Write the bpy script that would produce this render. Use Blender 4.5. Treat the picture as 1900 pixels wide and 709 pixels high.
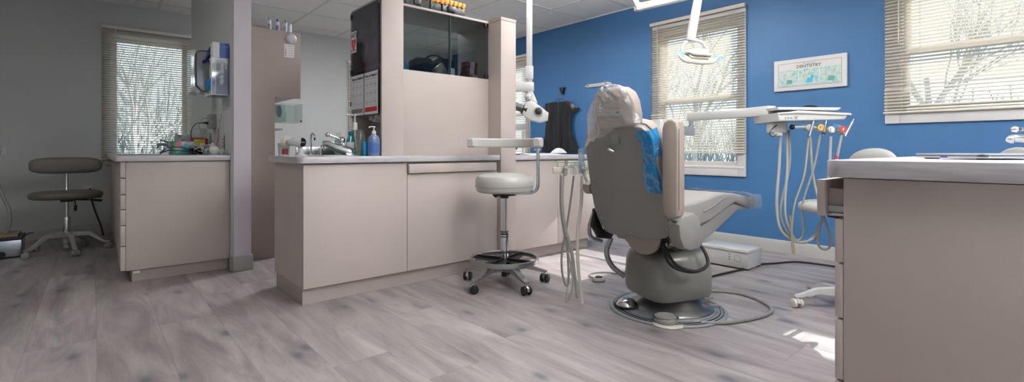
import bpy, bmesh, math, random
from mathutils import Vector, Matrix, noise

PI = math.pi
scene = bpy.context.scene
for o in list(bpy.data.objects):
    bpy.data.objects.remove(o)
C = scene.collection

# ---------------------------------------------------------------- camera
EYE = 0.95
CEIL = 2.63
FPX = 902.0
ang = math.atan(1045 / 902.0)          # wall normal (+x) against the view axis
cam_data = bpy.data.cameras.new('camera')
cam = bpy.data.objects.new('camera', cam_data)
C.objects.link(cam)
cam.location = (0, 0, EYE)
cam.rotation_euler = (PI / 2, 0, ang - PI / 2)
cam_data.sensor_fit = 'HORIZONTAL'
cam_data.sensor_width = 36.0
cam_data.lens = 36.0 * FPX / 1900.0
cam_data.shift_y = -(354.5 - 278.0) / 1900.0
cam_data.clip_start = 0.02
cam_data.clip_end = 300
scene.camera = cam

# ---------------------------------------------------------------- world, sun, exposure
scene.view_settings.view_transform = 'Standard'
scene.view_settings.look = 'None'
scene.view_settings.gamma = 1.0
scene.view_settings.use_curve_mapping = False
scene.view_settings.exposure = -0.05
SKY = 1.45
world = bpy.data.worlds.new('World')
scene.world = world
world.use_nodes = True
wn = world.node_tree
wn.nodes.clear()
wo = wn.nodes.new('ShaderNodeOutputWorld')
wb = wn.nodes.new('ShaderNodeBackground')
wr = wn.nodes.new('ShaderNodeValToRGB')
wt = wn.nodes.new('ShaderNodeTexCoord')
ws = wn.nodes.new('ShaderNodeSeparateXYZ')
wn.links.new(wt.outputs['Generated'], ws.inputs[0])
wn.links.new(ws.outputs['Z'], wr.inputs[0])
wr.color_ramp.elements[0].position = 0.0
wr.color_ramp.elements[0].color = (0.74, 0.86, 0.93, 1)
wr.color_ramp.elements[1].position = 0.45
wr.color_ramp.elements[1].color = (0.60, 0.78, 0.95, 1)
wn.links.new(wr.outputs[0], wb.inputs[0])
wb.inputs[1].default_value = SKY
wn.links.new(wb.outputs[0], wo.inputs[0])

def sun_lamp():
    d = bpy.data.lights.new('sun', 'SUN')
    d.energy = 10.0
    d.color = (1.0, 0.98, 0.95)
    d.angle = math.radians(0.6)
    o = bpy.data.objects.new('sun', d)
    C.objects.link(o)
    o.location = (12, 1, 8)
    o.rotation_euler = Vector((-1, 0.06, -0.64)).to_track_quat('-Z', 'Y').to_euler()
sun_lamp()

FILL_LIGHTS = [(2.0, 0.7, 32, 60, .6, 2.27), (1.35, -1.3, 45, 60, .6, 2.27), (3.3, -1.6, 38, 60, .6, 2.27), (3.1, 2.55, 6, 110, .42, 2.37), (2.75, 4.9, 60, 0, .29, 2.27), (-.95, 4.3, 5, 0, .6, 2.27)]    # added unseen fill lights: x, y, watts down, watts up

# ---------------------------------------------------------------- materials
MATS = {}
def lin(c):
    if isinstance(c, str):
        c = [int(c[i:i + 2], 16) / 255 for i in (0, 2, 4)]
    return tuple((v / 12.92 if v <= 0.04045 else ((v + 0.055) / 1.055) ** 2.4) for v in c) + (1,)

def mat(name, col, rough=0.5, metal=0.0, var=0.06, scale=6.0, bump=0.0, bscale=60.0, spec=0.5, coat=0.0,
        alpha=1.0, trans=0.0, stretch=(1, 1, 1), emit=None, emit_s=0.0, sss=0.0):
    if name in MATS:
        return MATS[name]
    m = bpy.data.materials.new(name)
    m.use_nodes = True
    nt = m.node_tree
    b = nt.nodes['Principled BSDF']
    tc = nt.nodes.new('ShaderNodeTexCoord')
    mp = nt.nodes.new('ShaderNodeMapping')
    mp.inputs['Scale'].default_value = stretch
    nz = nt.nodes.new('ShaderNodeTexNoise')
    nz.inputs['Scale'].default_value = scale
    nz.inputs['Detail'].default_value = 3
    nt.links.new(tc.outputs['Object'], mp.inputs[0])
    nt.links.new(mp.outputs[0], nz.inputs['Vector'])
    rp = nt.nodes.new('ShaderNodeValToRGB')
    c = lin(col)
    rp.color_ramp.elements[0].position = 0.3
    rp.color_ramp.elements[1].position = 0.7
    rp.color_ramp.elements[0].color = tuple(v * (1 - var) for v in c[:3]) + (1,)
    rp.color_ramp.elements[1].color = tuple(min(1, v * (1 + var)) for v in c[:3]) + (1,)
    nt.links.new(nz.outputs['Fac'], rp.inputs[0])
    nt.links.new(rp.outputs[0], b.inputs['Base Color'])
    b.inputs['Roughness'].default_value = rough
    b.inputs['Metallic'].default_value = metal
    b.inputs['Specular IOR Level'].default_value = spec
    b.inputs['Coat Weight'].default_value = coat
    b.inputs['Coat Roughness'].default_value = 0.1
    b.inputs['Alpha'].default_value = alpha
    b.inputs['Transmission Weight'].default_value = trans
    if emit:
        b.inputs['Emission Color'].default_value = lin(emit)
        b.inputs['Emission Strength'].default_value = emit_s
    if bump:
        n2 = nt.nodes.new('ShaderNodeTexNoise')
        n2.inputs['Scale'].default_value = bscale
        n2.inputs['Detail'].default_value = 4
        nt.links.new(mp.outputs[0], n2.inputs['Vector'])
        bp = nt.nodes.new('ShaderNodeBump')
        bp.inputs['Strength'].default_value = bump
        bp.inputs['Distance'].default_value = 0.01
        nt.links.new(n2.outputs['Fac'], bp.inputs['Height'])
        nt.links.new(bp.outputs[0], b.inputs['Normal'])
    MATS[name] = m
    return m

def film(name, tint, clear=0.8, gloss=0.08, diffuse=None, rough=0.12, bump=0.0, bscale=20, fk=0.5):
    """thin clear sheet: transparent + a little gloss (+ a milky diffuse)"""
    if name in MATS:
        return MATS[name]
    m = bpy.data.materials.new(name)
    m.use_nodes = True
    nt = m.node_tree
    nt.nodes.clear()
    out = nt.nodes.new('ShaderNodeOutputMaterial')
    tr = nt.nodes.new('ShaderNodeBsdfTransparent')
    tr.inputs[0].default_value = lin(tint)
    gl = nt.nodes.new('ShaderNodeBsdfGlossy')
    gl.inputs['Roughness'].default_value = rough
    df = nt.nodes.new('ShaderNodeBsdfDiffuse')
    df.inputs[0].default_value = lin(diffuse or 'ffffff')
    mx = nt.nodes.new('ShaderNodeMixShader')
    mx2 = nt.nodes.new('ShaderNodeMixShader')
    mx.inputs[0].default_value = 1 - clear
    nt.links.new(tr.outputs[0], mx.inputs[1])
    nt.links.new(df.outputs[0], mx.inputs[2])
    lw = nt.nodes.new('ShaderNodeLayerWeight')
    lw.inputs[0].default_value = 0.35
    ma = nt.nodes.new('ShaderNodeMath')
    ma.operation = 'MULTIPLY_ADD'
    ma.inputs[1].default_value = fk if gloss else 0.0
    ma.inputs[2].default_value = gloss
    nt.links.new(lw.outputs['Fresnel'], ma.inputs[0])
    nt.links.new(ma.outputs[0], mx2.inputs[0])
    nt.links.new(mx.outputs[0], mx2.inputs[1])
    nt.links.new(gl.outputs[0], mx2.inputs[2])
    if bump:
        tc = nt.nodes.new('ShaderNodeTexCoord')
        n2 = nt.nodes.new('ShaderNodeTexNoise')
        n2.inputs['Scale'].default_value = bscale
        n2.inputs['Detail'].default_value = 5
        n2.inputs['Distortion'].default_value = 1.5
        nt.links.new(tc.outputs['Object'], n2.inputs['Vector'])
        bp = nt.nodes.new('ShaderNodeBump')
        bp.inputs['Strength'].default_value = bump
        bp.inputs['Distance'].default_value = 0.03
        nt.links.new(n2.outputs['Fac'], bp.inputs['Height'])
        nt.links.new(bp.outputs[0], gl.inputs['Normal'])
        nt.links.new(bp.outputs[0], df.inputs['Normal'])
    nt.links.new(mx2.outputs[0], out.inputs[0])
    MATS[name] = m
    return m

def node_math(nt, op, a, b=None, c=None):
    n = nt.nodes.new('ShaderNodeMath')
    n.operation = op
    for i, v in enumerate((a, b, c)):
        if v is None:
            continue
        if isinstance(v, (int, float)):
            n.inputs[i].default_value = v
        else:
            nt.links.new(v, n.inputs[i])
    return n.outputs[0]

def mixc(nt, fac, a, b, mode='MIX'):
    n = nt.nodes.new('ShaderNodeMixRGB')
    n.blend_type = mode
    for i, v in zip((0, 1, 2), (fac, a, b)):
        if isinstance(v, (int, float)):
            n.inputs[i].default_value = v
        elif isinstance(v, tuple):
            n.inputs[i].default_value = v
        else:
            nt.links.new(v, n.inputs[i])
    return n.outputs[0]

def floor_material():
    m = bpy.data.materials.new('grey_wood_planks')
    m.use_nodes = True
    nt = m.node_tree
    L = nt.links
    b = nt.nodes['Principled BSDF']
    tc = nt.nodes.new('ShaderNodeTexCoord')
    sp = nt.nodes.new('ShaderNodeSeparateXYZ')
    L.new(tc.outputs['Object'], sp.inputs[0])
    W, LEN = 0.2597, 1.75
    rx = node_math(nt, 'DIVIDE', node_math(nt, 'SUBTRACT', sp.outputs[0], 0.016), W)
    row = node_math(nt, 'FLOOR', rx)
    wnz = nt.nodes.new('ShaderNodeTexWhiteNoise')
    wnz.noise_dimensions = '1D'
    L.new(row, wnz.inputs['W'])
    sh = node_math(nt, 'MULTIPLY', wnz.outputs['Value'], LEN)
    ry = node_math(nt, 'DIVIDE', node_math(nt, 'ADD', sp.outputs[1], sh), LEN)
    pid = node_math(nt, 'FLOOR', ry)
    comb = nt.nodes.new('ShaderNodeCombineXYZ')
    L.new(row, comb.inputs[0]); L.new(pid, comb.inputs[1])
    w2 = nt.nodes.new('ShaderNodeTexWhiteNoise')
    w2.noise_dimensions = '3D'
    L.new(comb.outputs[0], w2.inputs['Vector'])
    # grain coordinates, shifted per plank
    gc = nt.nodes.new('ShaderNodeCombineXYZ')
    L.new(node_math(nt, 'MULTIPLY', sp.outputs[0], 6.0), gc.inputs[0])
    L.new(node_math(nt, 'ADD', sp.outputs[1], node_math(nt, 'MULTIPLY', w2.outputs['Value'], 37.0)), gc.inputs[1])
    L.new(node_math(nt, 'MULTIPLY', w2.outputs['Value'], 11.0), gc.inputs[2])
    g1 = nt.nodes.new('ShaderNodeTexNoise')
    g1.inputs['Scale'].default_value = 1.1; g1.inputs['Detail'].default_value = 4
    g1.inputs['Roughness'].default_value = 0.6; g1.inputs['Distortion'].default_value = 1.0
    L.new(gc.outputs[0], g1.inputs['Vector'])
    g2 = nt.nodes.new('ShaderNodeTexNoise')
    g2.inputs['Scale'].default_value = 9; g2.inputs['Detail'].default_value = 5; g2.inputs['Roughness'].default_value = 0.7
    mp2 = nt.nodes.new('ShaderNodeMapping'); mp2.inputs['Scale'].default_value = (1.6, 0.35, 1)
    L.new(gc.outputs[0], mp2.inputs[0]); L.new(mp2.outputs[0], g2.inputs['Vector'])
    base = nt.nodes.new('ShaderNodeValToRGB')
    e = base.color_ramp.elements
    e[0].position = 0.30; e[0].color = lin('847c7d')
    e[1].position = 0.70; e[1].color = lin('b4aeac')
    mid = e.new(0.5); mid.color = lin('9f9797')
    L.new(g1.outputs['Fac'], base.inputs[0])
    fine = nt.nodes.new('ShaderNodeValToRGB')
    fine.color_ramp.elements[0].position = 0.3; fine.color_ramp.elements[0].color = (0.90, 0.895, 0.895, 1)
    fine.color_ramp.elements[1].position = 0.62; fine.color_ramp.elements[1].color = (1, 1, 1, 1)
    L.new(g2.outputs['Fac'], fine.inputs[0])
    c1 = mixc(nt, 1.0, base.outputs[0], fine.outputs[0], 'MULTIPLY')
    ring = node_math(nt, 'SINE', node_math(nt, 'MULTIPLY', g1.outputs['Fac'], 130.0))
    rm = nt.nodes.new('ShaderNodeMapRange'); rm.inputs['From Min'].default_value = -1; rm.inputs['To Min'].default_value = 0.955; rm.inputs['To Max'].default_value = 1.015
    L.new(ring, rm.inputs['Value'])
    rc = nt.nodes.new('ShaderNodeCombineXYZ')
    for i in range(3):
        L.new(rm.outputs[0], rc.inputs[i])
    c1 = mixc(nt, 1.0, c1, rc.outputs[0], 'MULTIPLY')
    # plank to plank tone
    tone = nt.nodes.new('ShaderNodeMapRange')
    tone.inputs['To Min'].default_value = 0.86; tone.inputs['To Max'].default_value = 1.06
    L.new(w2.outputs['Value'], tone.inputs['Value'])
    tcomb = nt.nodes.new('ShaderNodeCombineXYZ')
    for i in range(3):
        L.new(tone.outputs[0], tcomb.inputs[i])
    c2 = mixc(nt, 1.0, c1, tcomb.outputs[0], 'MULTIPLY')
    # knots
    kc = nt.nodes.new('ShaderNodeCombineXYZ')
    L.new(node_math(nt, 'MULTIPLY', sp.outputs[0], 3.4), kc.inputs[0])
    L.new(node_math(nt, 'ADD', node_math(nt, 'MULTIPLY', sp.outputs[1], 1.7), node_math(nt, 'MULTIPLY', w2.outputs['Value'], 9.0)), kc.inputs[1])
    kn = nt.nodes.new('ShaderNodeTexNoise'); kn.inputs['Scale'].default_value = 5; kn.inputs['Detail'].default_value = 3
    L.new(kc.outputs[0], kn.inputs['Vector'])
    vo = nt.nodes.new('ShaderNodeTexVoronoi'); vo.voronoi_dimensions = '2D'; vo.inputs['Scale'].default_value = 1.0
    wc = mixc(nt, 0.05, kc.outputs[0], kn.outputs['Color'], 'ADD')
    L.new(wc, vo.inputs['Vector'])
    kr = nt.nodes.new('ShaderNodeValToRGB')
    kr.color_ramp.elements[0].position = 0.03; kr.color_ramp.elements[0].color = (1, 1, 1, 1)
    kr.color_ramp.elements[1].position = 0.27; kr.color_ramp.elements[1].color = (0, 0, 0, 1)
    km = kr.color_ramp.elements.new(0.11); km.color = (0.30, 0.30, 0.30, 1)
    L.new(vo.outputs['Distance'], kr.inputs[0])
    vsel = nt.nodes.new('ShaderNodeSeparateXYZ')
    L.new(vo.outputs['Color'], vsel.inputs[0])
    sel = node_math(nt, 'GREATER_THAN', vsel.outputs[0], 0.45)
    kf = node_math(nt, 'MULTIPLY', node_math(nt, 'MULTIPLY', kr.outputs[0], sel), 0.8)
    c3 = mixc(nt, kf, c2, lin('565860'))
    # cracks
    cr = nt.nodes.new('ShaderNodeTexNoise'); cr.inputs['Scale'].default_value = 2.2; cr.inputs['Detail'].default_value = 4
    cmap = nt.nodes.new('ShaderNodeMapping'); cmap.inputs['Scale'].default_value = (0.8, 0.9, 1)
    L.new(gc.outputs[0], cmap.inputs[0]); L.new(cmap.outputs[0], cr.inputs['Vector'])
    crr = nt.nodes.new('ShaderNodeValToRGB')
    crr.color_ramp.elements[0].position = 0.68; crr.color_ramp.elements[0].color = (0, 0, 0, 1)
    crr.color_ramp.elements[1].position = 0.80; crr.color_ramp.elements[1].color = (0.6, 0.6, 0.6, 1)
    L.new(cr.outputs['Fac'], crr.inputs[0])
    c4 = mixc(nt, crr.outputs[0], c3, lin('7d7577'))
    # seams
    fx = node_math(nt, 'FRACT', rx); fy = node_math(nt, 'FRACT', ry)
    dx = node_math(nt, 'MINIMUM', fx, node_math(nt, 'SUBTRACT', 1.0, fx))
    dy = node_math(nt, 'MINIMUM', fy, node_math(nt, 'SUBTRACT', 1.0, fy))
    sx = node_math(nt, 'LESS_THAN', dx, 0.006)
    sy = node_math(nt, 'LESS_THAN', dy, 0.0012)
    seam = node_math(nt, 'MAXIMUM', sx, sy)
    c5 = mixc(nt, node_math(nt, 'MULTIPLY', seam, 0.45), c4, lin('6d6769'))
    L.new(c5, b.inputs['Base Color'])
    b.inputs['Roughness'].default_value = 0.42
    b.inputs['Specular IOR Level'].default_value = 0.45
    bp = nt.nodes.new('ShaderNodeBump'); bp.inputs['Strength'].default_value = 0.12; bp.inputs['Distance'].default_value = 0.003
    hh = node_math(nt, 'SUBTRACT', g2.outputs['Fac'], node_math(nt, 'MULTIPLY', seam, 1.5))
    L.new(hh, bp.inputs['Height']); L.new(bp.outputs[0], b.inputs['Normal'])
    return m

def ceiling_material():
    m = mat('ceiling_tile', 'dcdcd8', rough=0.95, var=0.05, scale=90, bump=0.5, bscale=140)
    return m

def woodgrain(name, a, bcol, sc=(1, 1, 14)):
    m = bpy.data.materials.new(name)
    m.use_nodes = True
    nt = m.node_tree
    b = nt.nodes['Principled BSDF']
    tc = nt.nodes.new('ShaderNodeTexCoord')
    mp = nt.nodes.new('ShaderNodeMapping'); mp.inputs['Scale'].default_value = sc
    nz = nt.nodes.new('ShaderNodeTexNoise'); nz.inputs['Scale'].default_value = 7; nz.inputs['Detail'].default_value = 7
    nz.inputs['Roughness'].default_value = 0.65
    rp = nt.nodes.new('ShaderNodeValToRGB')
    rp.color_ramp.elements[0].position = 0.32; rp.color_ramp.elements[0].color = lin(a)
    rp.color_ramp.elements[1].position = 0.68; rp.color_ramp.elements[1].color = lin(bcol)
    nt.links.new(tc.outputs['Object'], mp.inputs[0]); nt.links.new(mp.outputs[0], nz.inputs[0])
    nt.links.new(nz.outputs['Fac'], rp.inputs[0]); nt.links.new(rp.outputs[0], b.inputs['Base Color'])
    b.inputs['Roughness'].default_value = 0.28
    return m

def blind_material():
    m = bpy.data.materials.new('blind_slat_vinyl')
    m.use_nodes = True
    nt = m.node_tree
    nt.nodes.clear()
    out = nt.nodes.new('ShaderNodeOutputMaterial')
    d = nt.nodes.new('ShaderNodeBsdfPrincipled'); d.inputs['Roughness'].default_value = 0.5
    tc = nt.nodes.new('ShaderNodeTexCoord')
    nz = nt.nodes.new('ShaderNodeTexNoise'); nz.inputs['Scale'].default_value = 4
    nt.links.new(tc.outputs['Object'], nz.inputs[0])
    col = mixc(nt, nz.outputs['Fac'], lin('c6bfae'), lin('d0c9ba'))
    nt.links.new(col, d.inputs['Base Color'])
    t = nt.nodes.new('ShaderNodeBsdfTranslucent'); nt.links.new(col, t.inputs[0])
    mx = nt.nodes.new('ShaderNodeMixShader'); mx.inputs[0].default_value = 0.18
    nt.links.new(d.outputs[0], mx.inputs[1]); nt.links.new(t.outputs[0], mx.inputs[2])
    nt.links.new(mx.outputs[0], out.inputs[0])
    MATS['blind'] = m
    return m

M_FLOOR = floor_material()
M_CEIL = ceiling_material()
M_TBAR = mat('ceiling_bar', 'c4c6c4', rough=0.5, var=0.02)
M_BLUE = mat('blue_paint', '376795', rough=0.55, var=0.035, scale=1.5, bump=0.15, bscale=180)
M_GREYW = mat('pale_grey_wall_paint', 'b9bbba', rough=0.6, var=0.03, scale=1.5, bump=0.1, bscale=150)
M_LAV = mat('lavender_paint', 'd0c9d1', rough=0.6, var=0.02, scale=2)
M_TRIM = mat('white_window_trim', 'cdcbca', rough=0.4, var=0.02)
M_MAT = mat('grey_metal_disc', '9a9ea1', rough=0.42, metal=0.35, var=0.05)
M_BASEB = mat('grey_baseboard', 'aaa9a6', rough=0.5, var=0.03)
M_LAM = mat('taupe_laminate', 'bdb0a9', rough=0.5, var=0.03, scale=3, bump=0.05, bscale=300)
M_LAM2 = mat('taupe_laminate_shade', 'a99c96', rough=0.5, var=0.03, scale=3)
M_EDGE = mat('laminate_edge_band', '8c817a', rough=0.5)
M_DARKGAP = mat('cabinet_inner', '5f5650', rough=0.8)
M_TOP = woodgrain('grey_woodgrain_worktop', 'b1acb0', 'c9c6c8')
M_BLIND = blind_material()
M_CHROME = mat('chrome', 'd6d8da', rough=0.14, metal=1.0, var=0.02)
M_STEEL = mat('brushed_steel', 'a9aaab', rough=0.33, metal=1.0, var=0.05, stretch=(1, 1, 20))
M_ALU = mat('cast_aluminium', 'a7a7a5', rough=0.38, metal=0.9, var=0.04)
M_BLACK = mat('black_plastic', '17181a', rough=0.4, var=0.1)
M_RUBBER = mat('black_rubber', '1c1c1d', rough=0.65, var=0.1)
M_WHITEP = mat('white_plastic', 'c2c2c0', rough=0.32, var=0.02, coat=0.2)
M_GREYP = mat('grey_plastic', '9a9a98', rough=0.45)
M_IVORY = mat('ivory_plastic', 'cfcabd', rough=0.35, var=0.02)
M_CHSHELL = mat('grey_chair_shell', '84827e', rough=0.36, var=0.03, scale=3, coat=0.15)
M_CHBASE = mat('grey_base_enamel', '777773', rough=0.3, var=0.03, scale=3, coat=0.25)
M_TAUPEV = mat('taupe_vinyl', '988b82', rough=0.5, var=0.04, scale=5, bump=0.15, bscale=220)
M_GREYV = mat('grey_vinyl', '8d8a86', rough=0.4, var=0.03, scale=5, bump=0.12, bscale=220)
M_PALEV = mat('pale_grey_vinyl', 'b3b1ac', rough=0.34, var=0.03, scale=5, bump=0.1, bscale=220)
M_DARKV = mat('dark_grey_vinyl', '655e58', rough=0.45, var=0.06, scale=5, bump=0.15, bscale=200)
M_HOSE = mat('clear_grey_hose', '9f9f9a', rough=0.3, var=0.04)
M_HOSED = mat('grey_braided_hose', '8b8b86', rough=0.35, var=0.1, scale=40)
M_PAPER = mat('white_paper', 'e9e9ea', rough=0.7, var=0.02)
M_INK = mat('dark_ink', '33383a', rough=0.8)
M_GREYINK = mat('grey_ink', 'a3a5a8', rough=0.8)
M_GREEN = mat('muted_green_ink', '6f9f99', rough=0.8, var=0.3, scale=60)
M_REDINK = mat('red_ink', 'd8392c', rough=0.7)
M_SALMON = mat('salmon_ink', 'd2776b', rough=0.8)
M_GLASS = film('clear_window_glass', 'ffffff', clear=1.0, gloss=0.0, rough=0.02)
M_SMOKE = film('smoked_glass', 'ccd4d6', clear=0.93, gloss=0.015, diffuse='1c2023', rough=0.02, fk=.28)
M_SMOKE2 = film('dark_smoked_glass', 'ccd0d3', clear=0.9, gloss=0.012, diffuse='15171a', rough=0.02, fk=.22)
M_ACRYL = film('clear_acrylic', 'f4f8f7', clear=0.95, gloss=0.03, rough=0.05, fk=.3)
M_BAG = film('clear_plastic_film', 'fafafa', clear=0.9, gloss=0.05, rough=0.2, bump=1.0, bscale=9, fk=.45)
M_BLUEFILM = film('sky_blue_plastic_film', '7cc4ea', clear=0.45, gloss=0.03, diffuse='1f9ade', rough=0.3, bump=0.5, bscale=14, fk=.2)
M_PALEFILM = film('pale_blue_film', 'a9dcf2', clear=0.6, gloss=0.08, diffuse='7cc6ea', rough=0.15, bump=0.4)

# ---------------------------------------------------------------- mesh builder
MX = {
    'xy': Matrix.Identity(4),
    'xz': Matrix(((1, 0, 0, 0), (0, 0, -1, 0), (0, 1, 0, 0), (0, 0, 0, 1))),
    'yz': Matrix(((0, 0, 1, 0), (1, 0, 0, 0), (0, 1, 0, 0), (0, 0, 0, 1))),
}
def frame(o, right, up):
    r = Vector(right).normalized(); u = Vector(up).normalized(); n = r.cross(u).normalized()
    u = n.cross(r)
    return Matrix(((r.x, u.x, n.x, o[0]), (r.y, u.y, n.y, o[1]), (r.z, u.z, n.z, o[2]), (0, 0, 0, 1)))
def face_nx(o):            # picture plane looking towards +x from the room (faces -x)
    return frame(o, (0, -1, 0), (0, 0, 1))
def face_ny(o):            # faces -y
    return frame(o, (1, 0, 0), (0, 0, 1))

def smooth_path(pts, sub=6, closed=False):
    P = [Vector(p) for p in pts]
    n = len(P)
    if n < 3:
        return P
    out = []
    rng = range(n if closed else n - 1)
    for i in rng:
        if closed:
            a, b, c, d = P[(i - 1) % n], P[i], P[(i + 1) % n], P[(i + 2) % n]
        else:
            a = P[i - 1] if i > 0 else 2 * P[0] - P[1]
            b, c = P[i], P[i + 1]
            d = P[i + 2] if i + 2 < n else 2 * P[-1] - P[-2]
        for k in range(sub):
            t = k / sub
            out.append(0.5 * ((2 * b) + (c - a) * t + (2 * a - 5 * b + 4 * c - d) * t * t + (3 * b - a - 3 * c + d) * t ** 3))
    if not closed:
        out.append(P[-1])
    return out

class M:
    def __init__(s):
        s.bm = bmesh.new()
    def _add(s, t, mx=None, fn=None):
        if fn:
            for v in t.verts:
                v.co = Vector(fn(v.co.x, v.co.y, v.co.z))
        if mx is not None:
            t.transform(mx)
        me = bpy.data.meshes.new('tmp')
        t.to_mesh(me); t.free()
        s.bm.from_mesh(me)
        bpy.data.meshes.remove(me)
        return s
    def box(s, x0, x1, y0, y1, z0, z1, bev=0.0, seg=2, mx=None, fn=None):
        t = bmesh.new()
        bmesh.ops.create_cube(t, size=1)
        for v in t.verts:
            v.co = Vector(((x0 + x1) / 2 + v.co.x * abs(x1 - x0), (y0 + y1) / 2 + v.co.y * abs(y1 - y0), (z0 + z1) / 2 + v.co.z * abs(z1 - z0)))
        if bev:
            bmesh.ops.bevel(t, geom=t.edges[:], offset=bev, segments=seg, affect='EDGES', profile=0.5)
        return s._add(t, mx, fn)
    def prism(s, poly, t0, t1, mx=None, bev=0.0, seg=2, fn=None, smooth=0):
        if smooth:
            poly = [(p.x, p.y) for p in smooth_path([(a, b, 0) for a, b in poly], smooth, True)]
        t = bmesh.new()
        a = [t.verts.new((p[0], p[1], t0)) for p in poly]
        b = [t.verts.new((p[0], p[1], t1)) for p in poly]
        n = len(poly)
        f0 = t.faces.new(a[::-1]); f1 = t.faces.new(b)
        for i in range(n):
            t.faces.new((a[i], a[(i + 1) % n], b[(i + 1) % n], b[i]))
        bmesh.ops.recalc_face_normals(t, faces=t.faces[:])
        if bev:
            ed = [e for e in t.edges if (e in f0.edges[:] or e in f1.edges[:])]
            bmesh.ops.bevel(t, geom=ed, offset=bev, segments=seg, affect='EDGES', profile=0.5, clamp_overlap=True)
        return s._add(t, mx, fn)
    def pxz(s, poly, y0, y1, **k):
        return s.prism(poly, -y1, -y0, mx=MX['xz'], **k)
    def pyz(s, poly, x0, x1, **k):
        return s.prism(poly, x0, x1, mx=MX['yz'], **k)
    def tube(s, pts, r, seg=10, sub=6, closed=False, cap=True):
        P = smooth_path(pts, sub, closed) if sub else [Vector(p) for p in pts]
        n = len(P)
        rs = r if isinstance(r, (list, tuple)) else None
        t = bmesh.new()
        rings = []
        prev = None
        for i in range(n):
            if closed:
                d = P[(i + 1) % n] - P[i - 1]
            else:
                d = P[min(i + 1, n - 1)] - P[max(i - 1, 0)]
            if d.length < 1e-9:
                d = Vector((0, 0, 1))
            d.normalize()
            if prev is None:
                u = d.orthogonal().normalized()
            else:
                u = (prev - d * prev.dot(d))
                u = u.normalized() if u.length > 1e-6 else d.orthogonal().normalized()
            prev = u
            w = d.cross(u)
            if rs:
                f = i / max(1, n - 1) * (len(rs) - 1)
                k = min(int(f), len(rs) - 2)
                rr = rs[k] + (rs[k + 1] - rs[k]) * (f - k)
            else:
                rr = r
            rings.append([t.verts.new(P[i] + (u * math.cos(2 * PI * j / seg) + w * math.sin(2 * PI * j / seg)) * rr) for j in range(seg)])
        m = n if closed else n - 1
        for i in range(m):
            A, B = rings[i], rings[(i + 1) % n]
            for j in range(seg):
                t.faces.new((A[j], A[(j + 1) % seg], B[(j + 1) % seg], B[j]))
        if cap and not closed:
            t.faces.new(rings[0][::-1]); t.faces.new(rings[-1])
        return s._add(t)
    def cyl(s, p0, p1, r, r1=None, seg=24, bev=0):
        r1 = r if r1 is None else r1
        p0, p1 = Vector(p0), Vector(p1)
        d = p1 - p0
        h = d.length
        prof = [(0.0001, 0), (r, 0), (r1, h), (0.0001, h)]
        if bev:
            prof = [(0.0001, 0), (r - bev, 0), (r - bev * .3, bev * .3), (r, bev), (r1, h - bev), (r1 - bev * .3, h - bev * .3), (r1 - bev, h), (0.0001, h)]
        q = d.to_track_quat('Z', 'Y').to_matrix().to_4x4()
        q.translation = p0
        return s.lathe(prof, mx=q, seg=seg)
    def lathe(s, prof, c=(0, 0, 0), mx=None, seg=32, sx=1.0, sy=1.0, fn=None):
        t = bmesh.new()
        rings = []
        for r, z in prof:
            rings.append([t.verts.new((max(r, 1e-5) * math.cos(2 * PI * j / seg) * sx, max(r, 1e-5) * math.sin(2 * PI * j / seg) * sy, z)) for j in range(seg)])
        for A, B in zip(rings, rings[1:]):
            for j in range(seg):
                t.faces.new((A[j], A[(j + 1) % seg], B[(j + 1) % seg], B[j]))
        bmesh.ops.remove_doubles(t, verts=t.verts[:], dist=3e-5)
        bmesh.ops.recalc_face_normals(t, faces=t.faces[:])
        if fn:
            for v in t.verts:
                v.co = Vector(fn(*v.co))
        if mx is None:
            mx = Matrix.Translation(Vector(c))
        return s._add(t, mx)
    def ball(s, c, r, seg=20, fn=None):
        if not isinstance(r, (tuple, list)):
            r = (r, r, r)
        t = bmesh.new()
        bmesh.ops.create_uvsphere(t, u_segments=seg, v_segments=max(8, seg * 2 // 3), radius=1)
        for v in t.verts:
            v.co = Vector((c[0] + v.co.x * r[0], c[1] + v.co.y * r[1], c[2] + v.co.z * r[2]))
        return s._add(t, None, fn)
    def surf(s, fn, nu, nv, thick=0.0):
        t = bmesh.new()
        g = [[t.verts.new(fn(i / nu, j / nv)) for j in range(nv + 1)] for i in range(nu + 1)]
        for i in range(nu):
            for j in range(nv):
                t.faces.new((g[i][j], g[i + 1][j], g[i + 1][j + 1], g[i][j + 1]))
        if thick:
            bmesh.ops.recalc_face_normals(t, faces=t.faces[:])
            bmesh.ops.solidify(t, geom=t.faces[:], thickness=thick)
        return s._add(t)
    def rbar(s, p0, p1, w, h, w1=None, h1=None, up=(0, 0, 1), bev=0.004, seg=2):
        """rectangular bar from p0 to p1, width w (sideways) height h (up)"""
        p0, p1 = Vector(p0), Vector(p1)
        d = (p1 - p0); L = d.length; d.normalize()
        side = d.cross(Vector(up)).normalized(); u = side.cross(d)
        w1 = w if w1 is None else w1; h1 = h if h1 is None else h1
        mx = Matrix(((d.x, side.x, u.x, p0.x), (d.y, side.y, u.y, p0.y), (d.z, side.z, u.z, p0.z), (0, 0, 0, 1)))
        def fn(x, y, z):
            k = x / L
            return (x, y * (w + (w1 - w) * k), z * (h + (h1 - h) * k))
        t = bmesh.new()
        bmesh.ops.create_cube(t, size=1)
        for v in t.verts:
            v.co.x = (v.co.x + 0.5) * L
            v.co = Vector(fn(*v.co))
        if bev:
            bmesh.ops.bevel(t, geom=t.edges[:], offset=bev, segments=seg, affect='EDGES', profile=0.5)
        return s._add(t, mx)
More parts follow.
